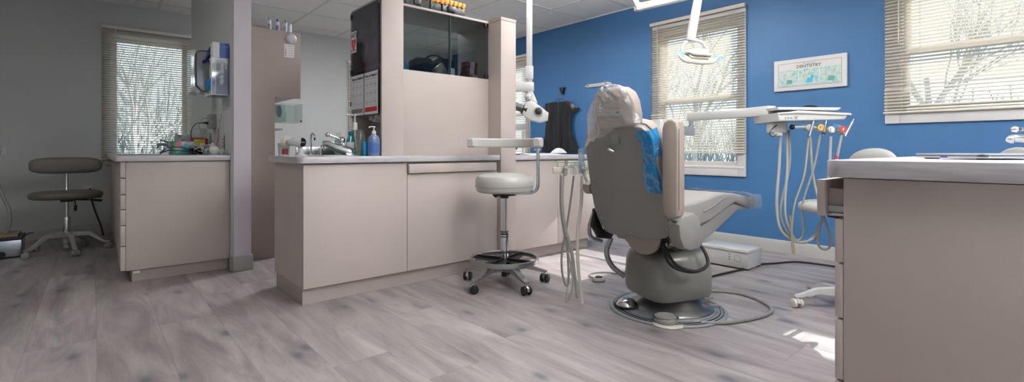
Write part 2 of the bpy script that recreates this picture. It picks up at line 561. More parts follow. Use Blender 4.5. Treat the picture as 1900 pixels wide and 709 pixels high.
    def text(s, body, size, mx, align='LEFT', ext=0.0004, bold=False):
        cu = bpy.data.curves.new('t', 'FONT')
        cu.body = body; cu.size = size; cu.align_x = align; cu.extrude = ext
        if bold:
            cu.offset = size * 0.02
        cu.resolution_u = 3
        ob = bpy.data.objects.new('t', cu)
        me = bpy.data.meshes.new_from_object(ob)
        me.transform(mx)
        s.bm.from_mesh(me)
        bpy.data.objects.remove(ob); bpy.data.meshes.remove(me); bpy.data.curves.remove(cu)
        return s

def world_loc(p):
    v = Vector((0, 0, 0))
    while p is not None:
        v += Vector(p.location); p = p.parent
    return v

def obj(name, m, material, parent=None, origin=None, flat=False):
    bm = m.bm
    bm.normal_update()
    for f in bm.faces:
        f.smooth = not flat
    for e in bm.edges:
        if len(e.link_faces) == 2:
            if e.calc_face_angle(0) > math.radians(32):
                e.smooth = False
    if parent is not None:
        off = world_loc(parent)
    elif origin is not None:
        off = Vector(origin)
    else:
        xs = [v.co for v in bm.verts]
        off = Vector(((min(v.x for v in xs) + max(v.x for v in xs)) / 2, (min(v.y for v in xs) + max(v.y for v in xs)) / 2, min(v.z for v in xs)))
    bmesh.ops.translate(bm, vec=-off, verts=bm.verts[:])
    me = bpy.data.meshes.new(name)
    bm.to_mesh(me); bm.free()
    me.materials.append(material)
    o = bpy.data.objects.new(name, me)
    C.objects.link(o)
    if parent is not None:
        o.parent = parent
    else:
        o.location = off
    return o

def tag(o, label, cat, group=None, kind=None):
    o['label'] = label; o['category'] = cat
    if group: o['group'] = group
    if kind: o['kind'] = kind
    return o
def thing(name, loc, label, cat, group=None):
    o = bpy.data.objects.new(name, None)
    C.objects.link(o)
    o.location = loc
    o.empty_display_size = 0.1
    return tag(o, label, cat, group)
def single(name, m, material, label, cat, group=None, kind=None):
    return tag(obj(name, m, material), label, cat, group, kind)
def struct(name, m, material, parent=None, origin=None):
    o = obj(name, m, material, parent, origin)
    if parent is None:
        o['kind'] = 'structure'
    return o
def sempty(name, loc):
    o = bpy.data.objects.new(name, None)
    C.objects.link(o); o.location = loc; o['kind'] = 'structure'
    return o
def copy_thing(root, loc, rz=0.0, label=None, group=None):
    def rec(o, par):
        c = o.copy(); C.objects.link(c)
        c.parent = par
        for ch in [x for x in bpy.data.objects if x.parent == o]:
            rec(ch, c)
        return c
    r = rec(root, None)
    r.location = loc; r.rotation_euler = (0, 0, rz)
    if label: r['label'] = label
    if group: r['group'] = group
    return r
def R(d): return math.radians(d)

# ---------------------------------------------------------------- room shell
XW, YF = 4.82, 7.19           # inner faces of the blue wall and the far wall
XL, YB = -1.9, -3.0           # left wall, wall behind the camera
TH = 0.16
def wall_rects(a0, a1, z0, z1, holes):
    """split a wall into rectangles round its holes; holes = (a0,a1,z0,z1)"""
    xs = sorted(set([a0, a1] + [h[0] for h in holes] + [h[1] for h in holes]))
    out = []
    for i in range(len(xs) - 1):
        xa, xb = xs[i], xs[i + 1]
        hs = sorted([h for h in holes if h[0] <= xa + 1e-6 and h[1] >= xb - 1e-6], key=lambda h: h[2])
        z = z0
        for h in hs:
            if h[2] > z: out.append((xa, xb, z, h[2]))
            z = h[3]
        if z < z1: out.append((xa, xb, z, z1))
    return out

fl = M().box(XL - TH, XW + TH, YB - TH, YF + TH, -0.08, 0)
struct('floor', fl, M_FLOOR, origin=(0, 0, 0))
ce = M().box(XL - TH, XW + TH, YB - TH, YF + TH, CEIL, CEIL + 0.1)
struct('ceiling', ce, M_CEIL, origin=(0, 0, 0))
g = M()
x = 4.16 - 0.713 * 8
while x < XW:
    if x > XL: g.box(x - 0.012, x + 0.012, YB, YF, CEIL - 0.004, CEIL)
    x += 0.713
y = 4.097 - 0.691 * 10
while y < YF:
    if y > YB: g.box(XL, XW, y - 0.012, y + 0.012, CEIL - 0.0045, CEIL)
    y += 0.691
g.box(XW - 0.02, XW, YB, YF, CEIL - 0.012, CEIL).box(XL, XW, YF - 0.02, YF, CEIL - 0.012, CEIL)
struct('trim_1', g, M_TBAR, origin=(0, 0, 0))

# window openings: (a0, a1, z0, z1)
HR = [(2.16, 3.06, 0.775, 2.24), (-0.55, 0.905, 1.245, 2.24), (5.25, 6.85, 0.775, 2.24)]  # last opening widened out of view to let in more light
HF = [(0.155, 0.905, 0.83, 2.26), (3.0, 4.6, 0.95, 2.2)]  # second one also extended, unseen, to brighten the far bay
w = M()
M_INNER = mat('inner_wall_paint', 'd3d6d3', rough=0.6, var=0.02)  # colour lightened to stand in for window light on this face
for a0, a1, z0, z1 in wall_rects(YB, YF, 0, CEIL, HR):
    w.box(XW, XW + TH, a0, a1, z0, z1)
struct('wall_right', w, M_BLUE, origin=(0, 0, 0))
w = M()
for a0, a1, z0, z1 in wall_rects(XL - TH, XW + TH, 0, CEIL, HF):
    w.box(a0, a1, YF, YF + TH, z0, z1)
struct('wall_back', w, M_GREYW, origin=(0, 0, 0))
struct('wall_left', M().box(XL - TH, XL, YB - TH, YF, 0, CEIL), M_GREYW, origin=(0, 0, 0))
HB = [(-1.2, .4, .9, 2.3), (1.4, 3.4, .9, 2.3)]  # unseen window openings added behind the camera for extra skylight
w = M()
for a0, a1, z0, z1 in wall_rects(XL, XW + TH, 0, CEIL, HB):
    w.box(a0, a1, YB - TH, YB, z0, z1)
struct('wall_front', w, M_GREYW, origin=(0, 0, 0))
# partition wall between the two bays
p = M().box(0.835, 0.958, 4.29, 6.40, 0, CEIL)
struct('wall_middle', p, M_LAV, origin=(0, 0, 0))
pf = M().box(0.8305, 0.835, 4.335, 6.40, 0, CEIL)
o = struct('wall_inner', pf, M_INNER, origin=(0, 0, 0))

def bprof(h=0.115):
    return [(0, 0), (0.014, 0), (0.014, h - 0.03), (0.009, h - 0.012), (0.006, h - 0.004), (0, h)]
b = M(); b.prism([(XW - a, z) for a, z in bprof()], -3.06, -YB, mx=MX['xz'])
b2 = M().prism([(XW - a, z) for a, z in bprof()], -YF, -3.70, mx=MX['xz'])
struct('baseboard_right', b, M_BASEB, origin=(0, 0, 0))
struct('baseboard_corner', b2, M_BASEB, origin=(0, 0, 0))
b = M().pyz([(YF - a, z) for a, z in bprof()], XL, 0.15)
b.pyz([(YF - a, z) for a, z in bprof()], 1.5, XW - 0.02)
struct('baseboard_back', b, M_BASEB, origin=(0, 0, 0))
b = M().box(0.822, 0.971, 4.276, 4.29, 0, 0.115, 0.003).box(0.9585, 0.971, 4.277, 4.58, 0, 0.115, 0.003).box(0.822, 0.8300, 4.276, 4.392, 0, 0.115, 0.002)
struct('baseboard_middle', b, M_BASEB, origin=(0, 0, 0))

# ---------------------------------------------------------------- windows
def window_right(idx, y0, y1, z0, z1, hole):
    """double-hung window in the blue wall; y0..z1 = outer edge of the casing"""
    h0, h1, k0, k1 = hole
    r = sempty('window_%d' % idx, (XW + 0.05, (y0 + y1) / 2, z0))
    c = M()
    X0 = XW - 0.022
    c.box(X0, XW, y0, h0 + 0.01, z0, z1, 0.004).box(X0, XW, h1 - 0.01, y1, z0, z1, 0.004)
    c.box(X0, XW, h0, h1, k1 - 0.01, z1, 0.004).box(X0, XW, h0, h1, z0, k0 + 0.01, 0.004)
    c.box(XW - 0.028, XW + 0.01, y0 + 0.01, y1 - 0.01, k0 - 0.012, k0 + 0.01, 0.004)
    obj('casing', c, M_TRIM, r)
    j = M()
    j.box(XW, XW + TH, h0, h0 + 0.012, k0, k1).box(XW, XW + TH, h1 - 0.012, h1, k0, k1)
    j.box(XW, XW + TH, h0, h1, k0, k0 + 0.012).box(XW, XW + TH, h0, h1, k1 - 0.012, k1)
    obj('jamb', j, M_TRIM, r)
    zm = (k0 + k1) / 2 - 0.02
    for nm, za, zb, xx in (('lower_sash', k0 + 0.01, zm + 0.03, XW + 0.05), ('upper_sash', zm - 0.02, k1 - 0.01, XW + 0.085)):
        s = M(); sw = 0.045
        s.box(xx, xx + 0.035, h0 + 0.01, h0 + 0.01 + sw, za, zb, 0.003).box(xx, xx + 0.035, h1 - 0.01 - sw, h1 - 0.01, za, zb, 0.003)
        s.box(xx, xx + 0.035, h0 + 0.05, h1 - 0.05, za, za + sw, 0.003).box(xx, xx + 0.035, h0 + 0.05, h1 - 0.05, zb - sw, zb, 0.003)
        so = obj(nm, s, M_TRIM, r)
        obj('pane', M().box(xx + 0.016, xx + 0.019, h0 + 0.05, h1 - 0.05, za + 0.04, zb - 0.04), M_GLASS, so)
    return r
def window_back(idx, x0, x1, z0, z1, hole):
    h0, h1, k0, k1 = hole
    r = sempty('window_%d' % idx, ((x0 + x1) / 2, YF + 0.05, z0))
    c = M(); Y0 = YF - 0.022
    c.box(x0, h0 + 0.01, Y0, YF, z0, z1, 0.004).box(h1 - 0.01, x1, Y0, YF, z0, z1, 0.004)
    c.box(h0, h1, Y0, YF, k1 - 0.01, z1, 0.004).box(h0, h1, Y0, YF, z0, k0 + 0.01, 0.004)
    obj('casing', c, M_TRIM, r)
    j = M()
    j.box(h0, h0 + 0.012, YF, YF + TH, k0, k1).box(h1 - 0.012, h1, YF, YF + TH, k0, k1)
    j.box(h0, h1, YF, YF + TH, k0, k0 + 0.012).box(h0, h1, YF, YF + TH, k1 - 0.012, k1)
    obj('jamb', j, M_TRIM, r)
    s = M(); yy = YF + 0.06
    s.box(h0 + .01, h0 + .06, yy, yy + .035, k0 + .01, k1 - .01, .003).box(h1 - .06, h1 - .01, yy, yy + .035, k0 + .01, k1 - .01, .003)
    s.box(h0 + .05, h1 - .05, yy, yy + .035, k0 + .01, k0 + .06, .003).box(h0 + .05, h1 - .05, yy, yy + .035, k1 - .06, k1 - .01, .003)
    so = obj('sash', s, M_TRIM, r)
    obj('pane', M().box(h0 + .05, h1 - .05, yy + .016, yy + .019, k0 + .05, k1 - .05), M_GLASS, so)
    return r
window_right(1, 2.09, 3.13, 0.687, 2.335, HR[0])
window_right(2, -0.63, 0.995, 1.157, 2.335, HR[1])
window_right(3, 5.17, 6.93, 0.70, 2.335, HR[2])
window_back(4, 0.10, 0.96, 0.78, 2.30, HF[0])
window_back(5, 2.93, 4.67, 0.88, 2.26, HF[1])

def blind(axis, a0, a1, z0, z1, pos, label, open_below=None, tilt=19, wand=None):
    """venetian blind; axis 'y': hangs on the blue wall at x=pos, axis 'x': on the far wall at y=pos"""
    mid = (a0 + a1) / 2
    loc = (pos, mid, z0) if axis == 'y' else (mid, pos, z0)
    r = thing('venetian_blind', loc, label, 'blind')
    def to(a, d, z):             # a along the wall, d from the blind's middle towards the room
        return (pos - d, a, z) if axis == 'y' else (a, pos - d, z)
    s = M()
    pitch, wd = 0.0262, 0.0300
    n = int((z1 - 0.05 - z0 - 0.02) / pitch)
    rnd = random.Random(int(a0 * 100) + 7)
    t = bmesh.new()
    for i in range(n):
        zc = z0 + 0.03 + i * pitch
        an = R(tilt + rnd.uniform(-1.5, 1.5))
        if open_below and zc < open_below:
            an = R(-32 + rnd.uniform(-2, 2))
        pts = []
        for k in range(5):
            u = (k / 4 - 0.5)
            crown = 0.0022 * (1 - (2 * u) ** 2)
            pts.append((u * wd * math.cos(an) - crown * math.sin(an), u * wd * math.sin(an) + crown * math.cos(an)))
        sag = rnd.uniform(-0.001, 0.001)
        A = [t.verts.new(to(a0 + 0.004, d, zc + z + sag)) for d, z in pts]
        B = [t.verts.new(to(a1 - 0.004, d, zc + z - sag)) for d, z in pts]
        for k in range(4):
            t.faces.new((A[k], A[k + 1], B[k + 1], B[k]))
    s._add(t)
    obj('slats', s, M_BLIND, r)
    def bx(m, aa, ab, d0, d1, za, zb, bev=0.002):
        p, q = to(aa, d0, za), to(ab, d1, zb)
        return m.box(min(p[0], q[0]), max(p[0], q[0]), min(p[1], q[1]), max(p[1], q[1]), za, zb, bev)
    obj('headrail', bx(M(), a0, a1, -0.016, 0.018, z1 - 0.035, z1), M_BLINDR, r)
    obj('bottom_rail', bx(M(), a0, a1, -0.012, 0.012, z0, z0 + 0.014), M_BLINDR, r)
    for f in (0.14, 0.5, 0.86) if a1 - a0 > 1.2 else (0.16, 0.84):
        a = a0 + (a1 - a0) * f
        for d in (-0.014, 0.0142):
            obj('ladder_cord', M().cyl(to(a, d, z0 + 0.01), to(a, d, z1 - 0.03), 0.0009, seg=5), M_BLINDR, r)
    wa = wand if wand is not None else a1 - 0.09
    obj('tilt_wand', M().cyl(to(wa, 0.024, z1 - 0.62), to(wa, 0.022, z1 - 0.03), 0.004, seg=8), M_IVORY, r)
    return r
M_BLINDR = mat('blind_rail_vinyl', 'd3ccbd', rough=0.45, var=0.02)
blind('y', 2.085, 3.14, 0.915, 2.372, XW - 0.04, 'beige slatted venetian blind over the tall window behind the dental chair', open_below=1.36, wand=3.04)
blind('y', -0.62, 1.0, 1.236, 2.40, XW - 0.04, 'wide beige venetian blind above the right-hand counter and laptop', open_below=1.43, wand=0.9)
blind('y', 5.165, 6.93, 0.92, 2.345, XW - 0.04, 'beige venetian blind on the blue wall beyond the x-ray arm', open_below=1.36)
blind('x', 0.075, 0.975, 0.84, 2.36, YF - 0.042, 'pale venetian blind on the grey wall beside the small dark stool', wand=0.20)
blind('x', 2.905, 4.68, 0.90, 2.29, YF - 0.042, 'narrow visible strip of white venetian blind beside the poster-covered glass cabinet')

# ---------------------------------------------------------------- outdoors
M_GROUND = mat('winter_lawn', 'a8a79c', rough=0.95, var=0.2, scale=0.6)
M_BARK = mat('pale_bark', 'b9b9b7', rough=0.9, var=0.2, scale=8)
M_WOODS = mat('bare_thicket', 'a3a9a8', rough=0.95, var=0.25, scale=1.2)
gd = M().box(XW + TH + 0.01, 70, -40, 60, -0.62, -0.5).box(-30, XW + TH, YF + TH + 0.01, 60, -0.62, -0.5)
struct('ground', gd, M_GROUND, origin=(0, 0, 0))

def tree(x, y, h, seed, label, r0=0.075):
    rnd = random.Random(seed)
    m = M()
    br = M()
    def grow(p, d, ln, r, depth):
        pts = [Vector(p)]
        dd = Vector(d)
        n = 4
        for i in range(n):
            dd = (dd + Vector((rnd.uniform(-.18, .18), rnd.uniform(-.18, .18), rnd.uniform(-.06, .12)))).normalized()
            pts.append(pts[-1] + dd * ln / n)
        (m if depth == 0 else br).tube(pts, [r, r * 0.62], seg=6 if depth < 2 else 4, sub=0 if depth > 1 else 2, cap=False)
        if depth >= 4 or r < 0.006:
            return
        kids = 5 if depth == 0 else (4 if depth < 3 else 3)
        for k in range(kids):
            t = rnd.uniform(0.35 if depth == 0 else 0.2, 1.0)
            q = pts[min(n, int(t * n) + (0 if rnd.random() < .5 else 1))]
            a = rnd.uniform(0, 2 * PI)
            sp = rnd.uniform(0.45, 0.95)
            side = dd.orthogonal().normalized()
            side.rotate(Matrix.Rotation(a, 3, dd))
            nd = (dd + side * sp + Vector((0, 0, 0.25))).normalized()
            grow(q, nd, ln * rnd.uniform(0.55, 0.75), r * 0.52, depth + 1)
    base = (x, y, -0.5)
    grow(base, (rnd.uniform(-.1, .1), rnd.uniform(-.1, .1), 1), h * 0.42, r0, 0)
    t = thing('bare_tree', base, label, 'tree')
    obj('trunk', m, M_BARK, t); obj('branches', br, M_BARK, t)
    return t
tree(13.0, 7.0, 7.0, 3, 'bare leafless tree outside the tall window behind the dental chair, left of two')
tree(16.6, 11.6, 7.5, 11, 'bare leafless tree outside, seen through the far left side of the tall window')
tree(17.0, 6.6, 7.0, 5, 'bare leafless tree outside the tall window, nearest its right edge')
tree(13.6, 1.9, 7.2, 21, 'bare leafless tree outside the wide right-hand window, left of two')
tree(18.5, -1.2, 7.4, 29, 'bare leafless tree outside the wide right-hand window, right of two')
tree(12.5, 16.0, 7.2, 33, 'bare leafless tree outside the window beyond the x-ray arm')
tree(0.9, 14.5, 7.0, 41, 'bare leaning tree outside the left bay window')
tree(-0.9, 17.5, 7.5, 47, 'bare leafless tree farther back outside the left bay window')
def thicket(name, pts, hmin, hmax, n, seed, label):
    rnd = random.Random(seed)
    m = M()
    t = bmesh.new()
    for i in range(n):
        f = rnd.random()
        k = min(int(f * (len(pts) - 1)), len(pts) - 2)
        g_ = f * (len(pts) - 1) - k
        x = pts[k][0] + (pts[k + 1][0] - pts[k][0]) * g_ + rnd.uniform(-2, 2)
        y = pts[k][1] + (pts[k + 1][1] - pts[k][1]) * g_ + rnd.uniform(-2, 2)
        h = rnd.uniform(hmin, hmax)
        lean = Vector((rnd.uniform(-.5, .5), rnd.uniform(-.5, .5), 1)).normalized()
        r = rnd.uniform(0.03, 0.09)
        a = Vector((x, y, -0.5)); b_ = a + lean * h
        for s_ in range(3):
            an = s_ * 2 * PI / 3
            o1 = Vector((math.cos(an), math.sin(an), 0)) * r
            o2 = Vector((math.cos(an + 2.09), math.sin(an + 2.09), 0)) * r
            v = [t.verts.new(q) for q in (a + o1, a + o2, b_ + o2 * .2, b_ + o1 * .2)]
            t.faces.new(v)
    m._add(t)
    return single(name, m, M_WOODS, label, 'thicket', kind='stuff')
thicket('distant_thicket', [(30, -8), (34, 8), (32, 26)], 1.5, 4.5, 900, 3, 'grey bare thicket far beyond the lawn outside the blue wall windows')
thicket('distant_thicket', [(14, 28), (2, 27), (-10, 26)], 2.0, 6.5, 900, 4, 'grey bare thicket far beyond the left bay window')

# ---------------------------------------------------------------- unseen fill lights added to brighten the room
M_LENS = mat('troffer_lens', 'ffffff', rough=0.4, emit='fff8ee', emit_s=3.0)
def area(parent, z, up, watts, b_):
    d = bpy.data.lights.new('lamp', 'AREA'); d.shape = 'RECTANGLE'; d.size = 0.56; d.size_y = 2 * b_ - .04; d.energy = watts
    d.color = (0.97, 0.975, 1.0)
    lo = bpy.data.objects.new('lamp', d); C.objects.link(lo); lo.parent = parent; lo.location = (0, 0, z)
    if up: lo.rotation_euler = (PI, 0, 0)
def fill_light(x, y, down, up, b_, hz_, label):
    z = CEIL - .022 if not up else hz_           # recessed, or hung on wires and lighting the ceiling too
    r = thing('ceiling_light', (x, y, z), label, 'ceiling light')
    fr = M()
    a, h = 0.30, .017 if not up else .05
    fr.box(x - a, x + a, y - b_, y - b_ + .02, z, z + h).box(x - a, x + a, y + b_ - .02, y + b_, z, z + h)
    fr.box(x - a, x - a + .02, y - b_, y + b_, z, z + h).box(x + a - .02, x + a, y - b_, y + b_, z, z + h)
    obj('frame', fr, M_TRIM, r)
    obj('lens', M().box(x - a + .02, x + a - .02, y - b_ + .02, y + b_ - .02, z + .008, z + .014), M_LENS, r)
    area(r, -.004, False, down, b_)
    if up:
        obj('lens', M().box(x - a + .02, x + a - .02, y - b_ + .02, y + b_ - .02, z + .036, z + .042), M_LENS, r)
        area(r, .056, True, up, b_)
        for sx_ in (-1, 1):
            for sy_ in (-1, 1):
                obj('wire', M().cyl((x + sx_ * .29, y + sy_ * (b_ - .01), z + h), (x + sx_ * .29, y + sy_ * (b_ - .01), CEIL - .005), .002, seg=6), M_STEEL, r)
    return r
for i, (x, y, dn, up, hb_, hz_) in enumerate(FILL_LIGHTS):
    fill_light(x, y, dn, up, hb_, hz_, ['hanging light just ahead of the view over the open floor', 'hanging light over the middle of the room, behind the view', 'hanging light above the right-hand counter, behind the view', 'short hanging light between the exam light and the island', 'square recessed ceiling light beyond the glass cabinets', 'dim recessed ceiling light over the left bay floor'][i])
# ---------------------------------------------------------------- island cabinets
def rounded_top(x0, x1, y0, y1, z0, z1, r=0.05, corners=('fl',)):
    """worktop outline with chosen rounded corners (f = low y, b = high y)"""
    pts = []
    def corner(cx, cy, a0, key, px, py):
        if key in corners:
            for k in range(7):
                a = R(a0 + 90 * k / 6)
                pts.append((cx + r * math.cos(a), cy + r * math.sin(a)))
        else:
            pts.append((px, py))
    corner(x0 + r, y0 + r, 180, 'fl', x0, y0)
    corner(x1 - r, y0 + r, 270, 'fr', x1, y0)
    corner(x1 - r, y1 - r, 0, 'br', x1, y1)
    corner(x0 + r, y1 - r, 90, 'bl', x0, y1)
    return M().prism(pts, z0, z1, bev=0.002)

t = thing('base_cabinet', (1.7, 3.35, 0), 'long taupe laminate base cabinet of the middle island, left of the end column', 'cabinet')
obj('carcass', M().box(0.965, 2.478, 3.070, 3.66, 0.105, 0.866), M_LAM, t)
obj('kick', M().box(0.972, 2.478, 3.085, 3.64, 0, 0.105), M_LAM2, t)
obj('door', M().box(0.966, 1.664, 3.050, 3.0695, 0.102, 0.857, 0.0015), M_LAM, t)
obj('door', M().box(1.667, 2.476, 3.050, 3.0695, 0.102, 0.78, 0.0015), M_LAM, t)
d = obj('pull_out_board', M().box(1.668, 2.446, 3.022, 3.0695, 0.786, 0.851, 0.0015), M_LAM, t)
single('worktop', rounded_top(0.925, 2.478, 3.018, 3.70, 0.867, 0.908, 0.05, ('fl', 'bl')), M_TOP,
       'grey wood-grain worktop of the middle island with the steel sink and soap bottles', 'worktop')

t = thing('base_cabinet', (3.2, 3.35, 0), 'pale taupe base cabinet right of the end column, behind the hanging hoses', 'cabinet')
obj('carcass', M().box(2.642, 3.728, 3.085, 3.66, 0.105, 0.863), M_LAM, t)
obj('kick', M().box(2.642, 3.69, 3.138, 3.64, 0, 0.105), M_LAM, t)
obj('door', M().box(2.643, 3.192, 3.065, 3.0845, 0.102, 0.855, 0.0015), M_LAM, t)
obj('door', M().box(3.196, 3.729, 3.065, 3.0845, 0.102, 0.855, 0.0015), M_LAM, t)
single('worktop', rounded_top(2.642, 3.75, 3.04, 3.69, 0.864, 0.903, 0.02, ('fr',)), M_TOP,
       'grey worktop right of the end column, under the hanging black apron', 'worktop')

# end column and glass-fronted wall units standing on the island
t = thing('end_column', (2.56, 3.3, 0), 'tall taupe laminate column with cap closing the right end of the island', 'column')
obj('post', M().box(2.481, 2.64, 3.01, 3.62, 0, 1.992, 0.0015), M_LAM, t)
obj('cap', M().box(2.479, 2.642, 3.008, 3.622, 1.9925, 2.018, 0.0015), M_LAM, t)

t = thing('display_cabinet', (2.07, 3.38, 0.908), 'taupe cabinet top with two smoked-glass doors beside the end column', 'cabinet')
obj('front_panel', M().box(1.663, 2.4795, 3.170, 3.188, 0.9085, 1.532, 0.001), M_LAM, t)
obj('back_panel', M().box(1.663, 2.4795, 3.60, 3.615, 0.9085, 1.30, 0.001), M_LAM, t)
obj('shelf', M().box(1.663, 2.4795, 3.190, 3.60, 1.515, 1.532, 0.001), M_LAM, t)
obj('top_panel', M().box(1.663, 2.4795, 3.165, 3.615, 1.992, 2.008, 0.001), M_LAM, t)
obj('back_pane', M().box(1.665, 2.478, 3.606, 3.610, 1.533, 1.991), M_GLASS, t)
for a0, a1, hx, in ((1.665, 2.114, 1.665), (2.118, 2.478, 2.44)):
    dd = obj('glass_door', M().box(a0, a1, 3.172, 3.177, 1.536, 1.990), M_SMOKE, t)
    for zz in (1.538, 1.955):
        obj('hinge', M().box(hx, hx + 0.036, 3.164, 3.185, zz, zz + 0.034, 0.003), M_BLACK, dd)
obj('divider', M().box(2.112, 2.122, 3.186, 3.21, 1.533, 1.99), M_GREYP, t)

t = thing('defibrillator_cabinet', (1.58, 3.36, 0.908), 'narrow cabinet with dark smoked-glass side door holding the red case', 'cabinet')
obj('front_post', M().box(1.498, 1.662, 3.098, 3.120, 0.9085, 2.008, 0.001), M_LAM, t)
obj('back_panel', M().box(1.502, 1.662, 3.60, 3.618, 0.9085, 2.008, 0.001), M_LAM, t)
obj('inner_side', M().box(1.650, 1.6615, 3.120, 3.60, 0.9085, 2.0, 0.001), M_LAM2, t)
obj('top_panel', M().box(1.499, 1.65, 3.120, 3.60, 1.990, 2.008, 0.001), M_LAM, t)
obj('shelf', M().box(1.506, 1.65, 3.120, 3.60, 1.535, 1.55, 0.001), M_LAM2, t)
obj('shelf', M().box(1.506, 1.65, 3.120, 3.60, 1.79, 1.805, 0.001), M_LAM2, t)
obj('bottom_panel', M().box(1.503, 1.65, 3.120, 3.60, 1.200, 1.215, 0.001), M_LAM, t)
dd = obj('glass_door', M().box(1.492, 1.497, 3.125, 3.612, 1.195, 1.990), M_SMOKE2, t)
for zz in (1.28, 1.52, 1.94):
    obj('hinge', M().box(1.488, 1.503, 3.595, 3.615, zz, zz + 0.035, 0.002), M_BLACK, dd)
obj('latch', M().box(1.486, 1.503, 3.122, 3.140, 1.955, 1.985, 0.002), M_BLACK, dd)
# red case inside
M_RED = mat('red_case_plastic', 'a62a2c', rough=0.4)
t = thing('defibrillator_case', (1.58, 3.36, 1.551), 'red case with a white heart behind the dark glass', 'medical case')
obj('case', M().box(1.525, 1.638, 3.19, 3.52, 1.551, 1.772, 0.015, 3), M_RED, t)
hp = [(0.0, -0.06), (0.045, -0.005), (0.05, 0.03), (0.03, 0.05), (0.0, 0.03), (-0.03, 0.05), (-0.05, 0.03), (-0.045, -0.005)]
obj('heart_emblem', M().prism([(a * 1.1, b * 1.2) for a, b in hp], 0, 0.001, mx=face_nx((1.5245, 3.44, 1.665)), smooth=3), M_PAPER, t)
obj('window_panel', M().box(1.5235, 1.5248, 3.24, 3.285, 1.60, 1.745), M_GREYP, t)
obj('handle', M().tube([(1.58, 3.29, 1.772), (1.58, 3.31, 1.79), (1.58, 3.40, 1.79), (1.58, 3.42, 1.772)], 0.006), M_BLACK, t)

# notices on the glass
def sheet(y0, y1, z0, z1, label, cat='poster', x=1.4915, th=0.0012):
    t = thing('notice', (x, (y0 + y1) / 2, z0), label, cat)
    obj('sheet', M().box(x - th, x, y0, y1, z0, z1), M_PAPER, t)
    return t
def howto(y1, z0, accent, grey, label, end):
    W_, H_ = 0.222, 0.30
    t = sheet(y1 - W_, y1, z0, z0 + H_, label)
    o0 = (1.4898, y1, z0)
    obj('title', M().text('How to Hand', 0.030, face_nx((1.4898, y1 - 0.014, z0 + H_ - 0.036)), bold=True), M_INK, t)
    obj('title_end', M().text(end, 0.030, face_nx((1.4898, y1 - 0.172, z0 + H_ - 0.036))), accent, t)
    m = M()
    mx = face_nx(o0)
    m.prism([(0.014, H_ - 0.052), (0.2, H_ - 0.052), (0.2, H_ - 0.049), (0.014, H_ - 0.049)], 0, .0004, mx=mx)
    rnd = random.Random(5 + int(y1 * 10))
    for i in range(3):
        for j in range(3):
            cx_, cy_ = 0.045 + j * 0.066, H_ - 0.09 - i * 0.062
            for k in range(4):
                a = rnd.uniform(0, 6.28)
                p0 = (cx_ - 0.02 + 0.012 * k, cy_ + rnd.uniform(-.004, .004))
                l = rnd.uniform(.014, .026)
                m.prism([(p0[0], p0[1] - l / 2), (p0[0] + .003, p0[1] - l / 2), (p0[0] + .005, p0[1] + l / 2), (p0[0] + .002, p0[1] + l / 2)], 0, .0004, mx=mx)
            m.prism([(cx_ - .022, cy_ - .022), (cx_ + .022, cy_ - .022), (cx_ + .022, cy_ - .0205), (cx_ - .022, cy_ - .0205)], 0, .0004, mx=mx)
            m.prism([(cx_ - .022, cy_ + .018), (cx_ + .016, cy_ + .018), (cx_ + .016, cy_ + .0195), (cx_ - .022, cy_ + .0195)], 0, .0004, mx=mx)
    obj('drawings', m, M_GREYINK, t)
    obj('footer', M().prism([(0.014, 0.018), (W_ - 0.014, 0.018), (W_ - 0.014, 0.05), (0.014, 0.05)], 0, .0005, mx=mx), accent if grey is None else grey, t)
howto(3.600, 1.203, M_INK, M_EDGE, 'white How to Handwash sheet with grey footer, farther left on the dark glass', 'wash?')
howto(3.365, 1.203, M_REDINK, None, 'white How to Handrub sheet with red footer, on the glass next to the front post', 'rub?')
t = sheet(3.505, 3.600, 1.68, 1.84, 'small white AED sign with a red heart on the dark glass', 'sign')
obj('letters', M().text('AED', 0.047, face_nx((1.4898, 3.597, 1.797)), bold=True), M_BLACK, t)
obj('heart', M().prism([(a * .75, b * .85) for a, b in hp], 0, 0.0006, mx=face_nx((1.4902, 3.5525, 1.745)), smooth=3), M_REDINK, t)
obj('bolt', M().prism([(0.002, .02), (-.008, 0), (0, 0), (-.003, -.02), (.008, .004), (0, .004)], 0.0007, 0.001, mx=face_nx((1.4902, 3.5525, 1.748))), M_PAPER, t)
obj('caption', M().text('ON SITE', 0.023, face_nx((1.4898, 3.596, 1.688))), M_INK, t)

# things inside and on top of the display cabinet
t = thing('toolbox', (1.98, 3.33, 2.009), 'black organiser box with an orange lid lying on top of the glass cabinet', 'toolbox')
M_ORANGE = mat('orange_plastic', 'e8961e', rough=0.4)
tb = M().box(1.71, 2.262, 3.20, 3.44, 2.009, 2.086, 0.004)
for k in range(5):
    tb.box(1.73 + k * .105, 1.745 + k * .105, 3.192, 3.205, 2.012, 2.084, 0.002)
tb.box(1.80, 1.86, 3.188, 3.203, 2.03, 2.075, .004).box(2.10, 2.16, 3.188, 3.203, 2.03, 2.075, .004)
obj('body', tb, M_BLACK, t)
ob_ = M().box(1.705, 2.267, 3.195, 3.445, 2.087, 2.120, 0.004)
for k in range(14):
    ob_.box(1.712 + k * .04, 1.732 + k * .04, 3.190, 3.45, 2.078, 2.118, 0.003)
ob_.box(1.75, 2.22, 3.23, 3.41, 2.120, 2.136, 0.004)
obj('lid', ob_, M_ORANGE, t)
single('rubber_stopper', M().lathe([(0.034, 0), (0.034, .008), (0.014, .014), (0.016, .05), (0.012, .056), (0, .056)], c=(2.345, 3.35, 2.0085)), M_BLACK,
       'small black cone standing alone on the cabinet top right of the toolbox', 'stopper')
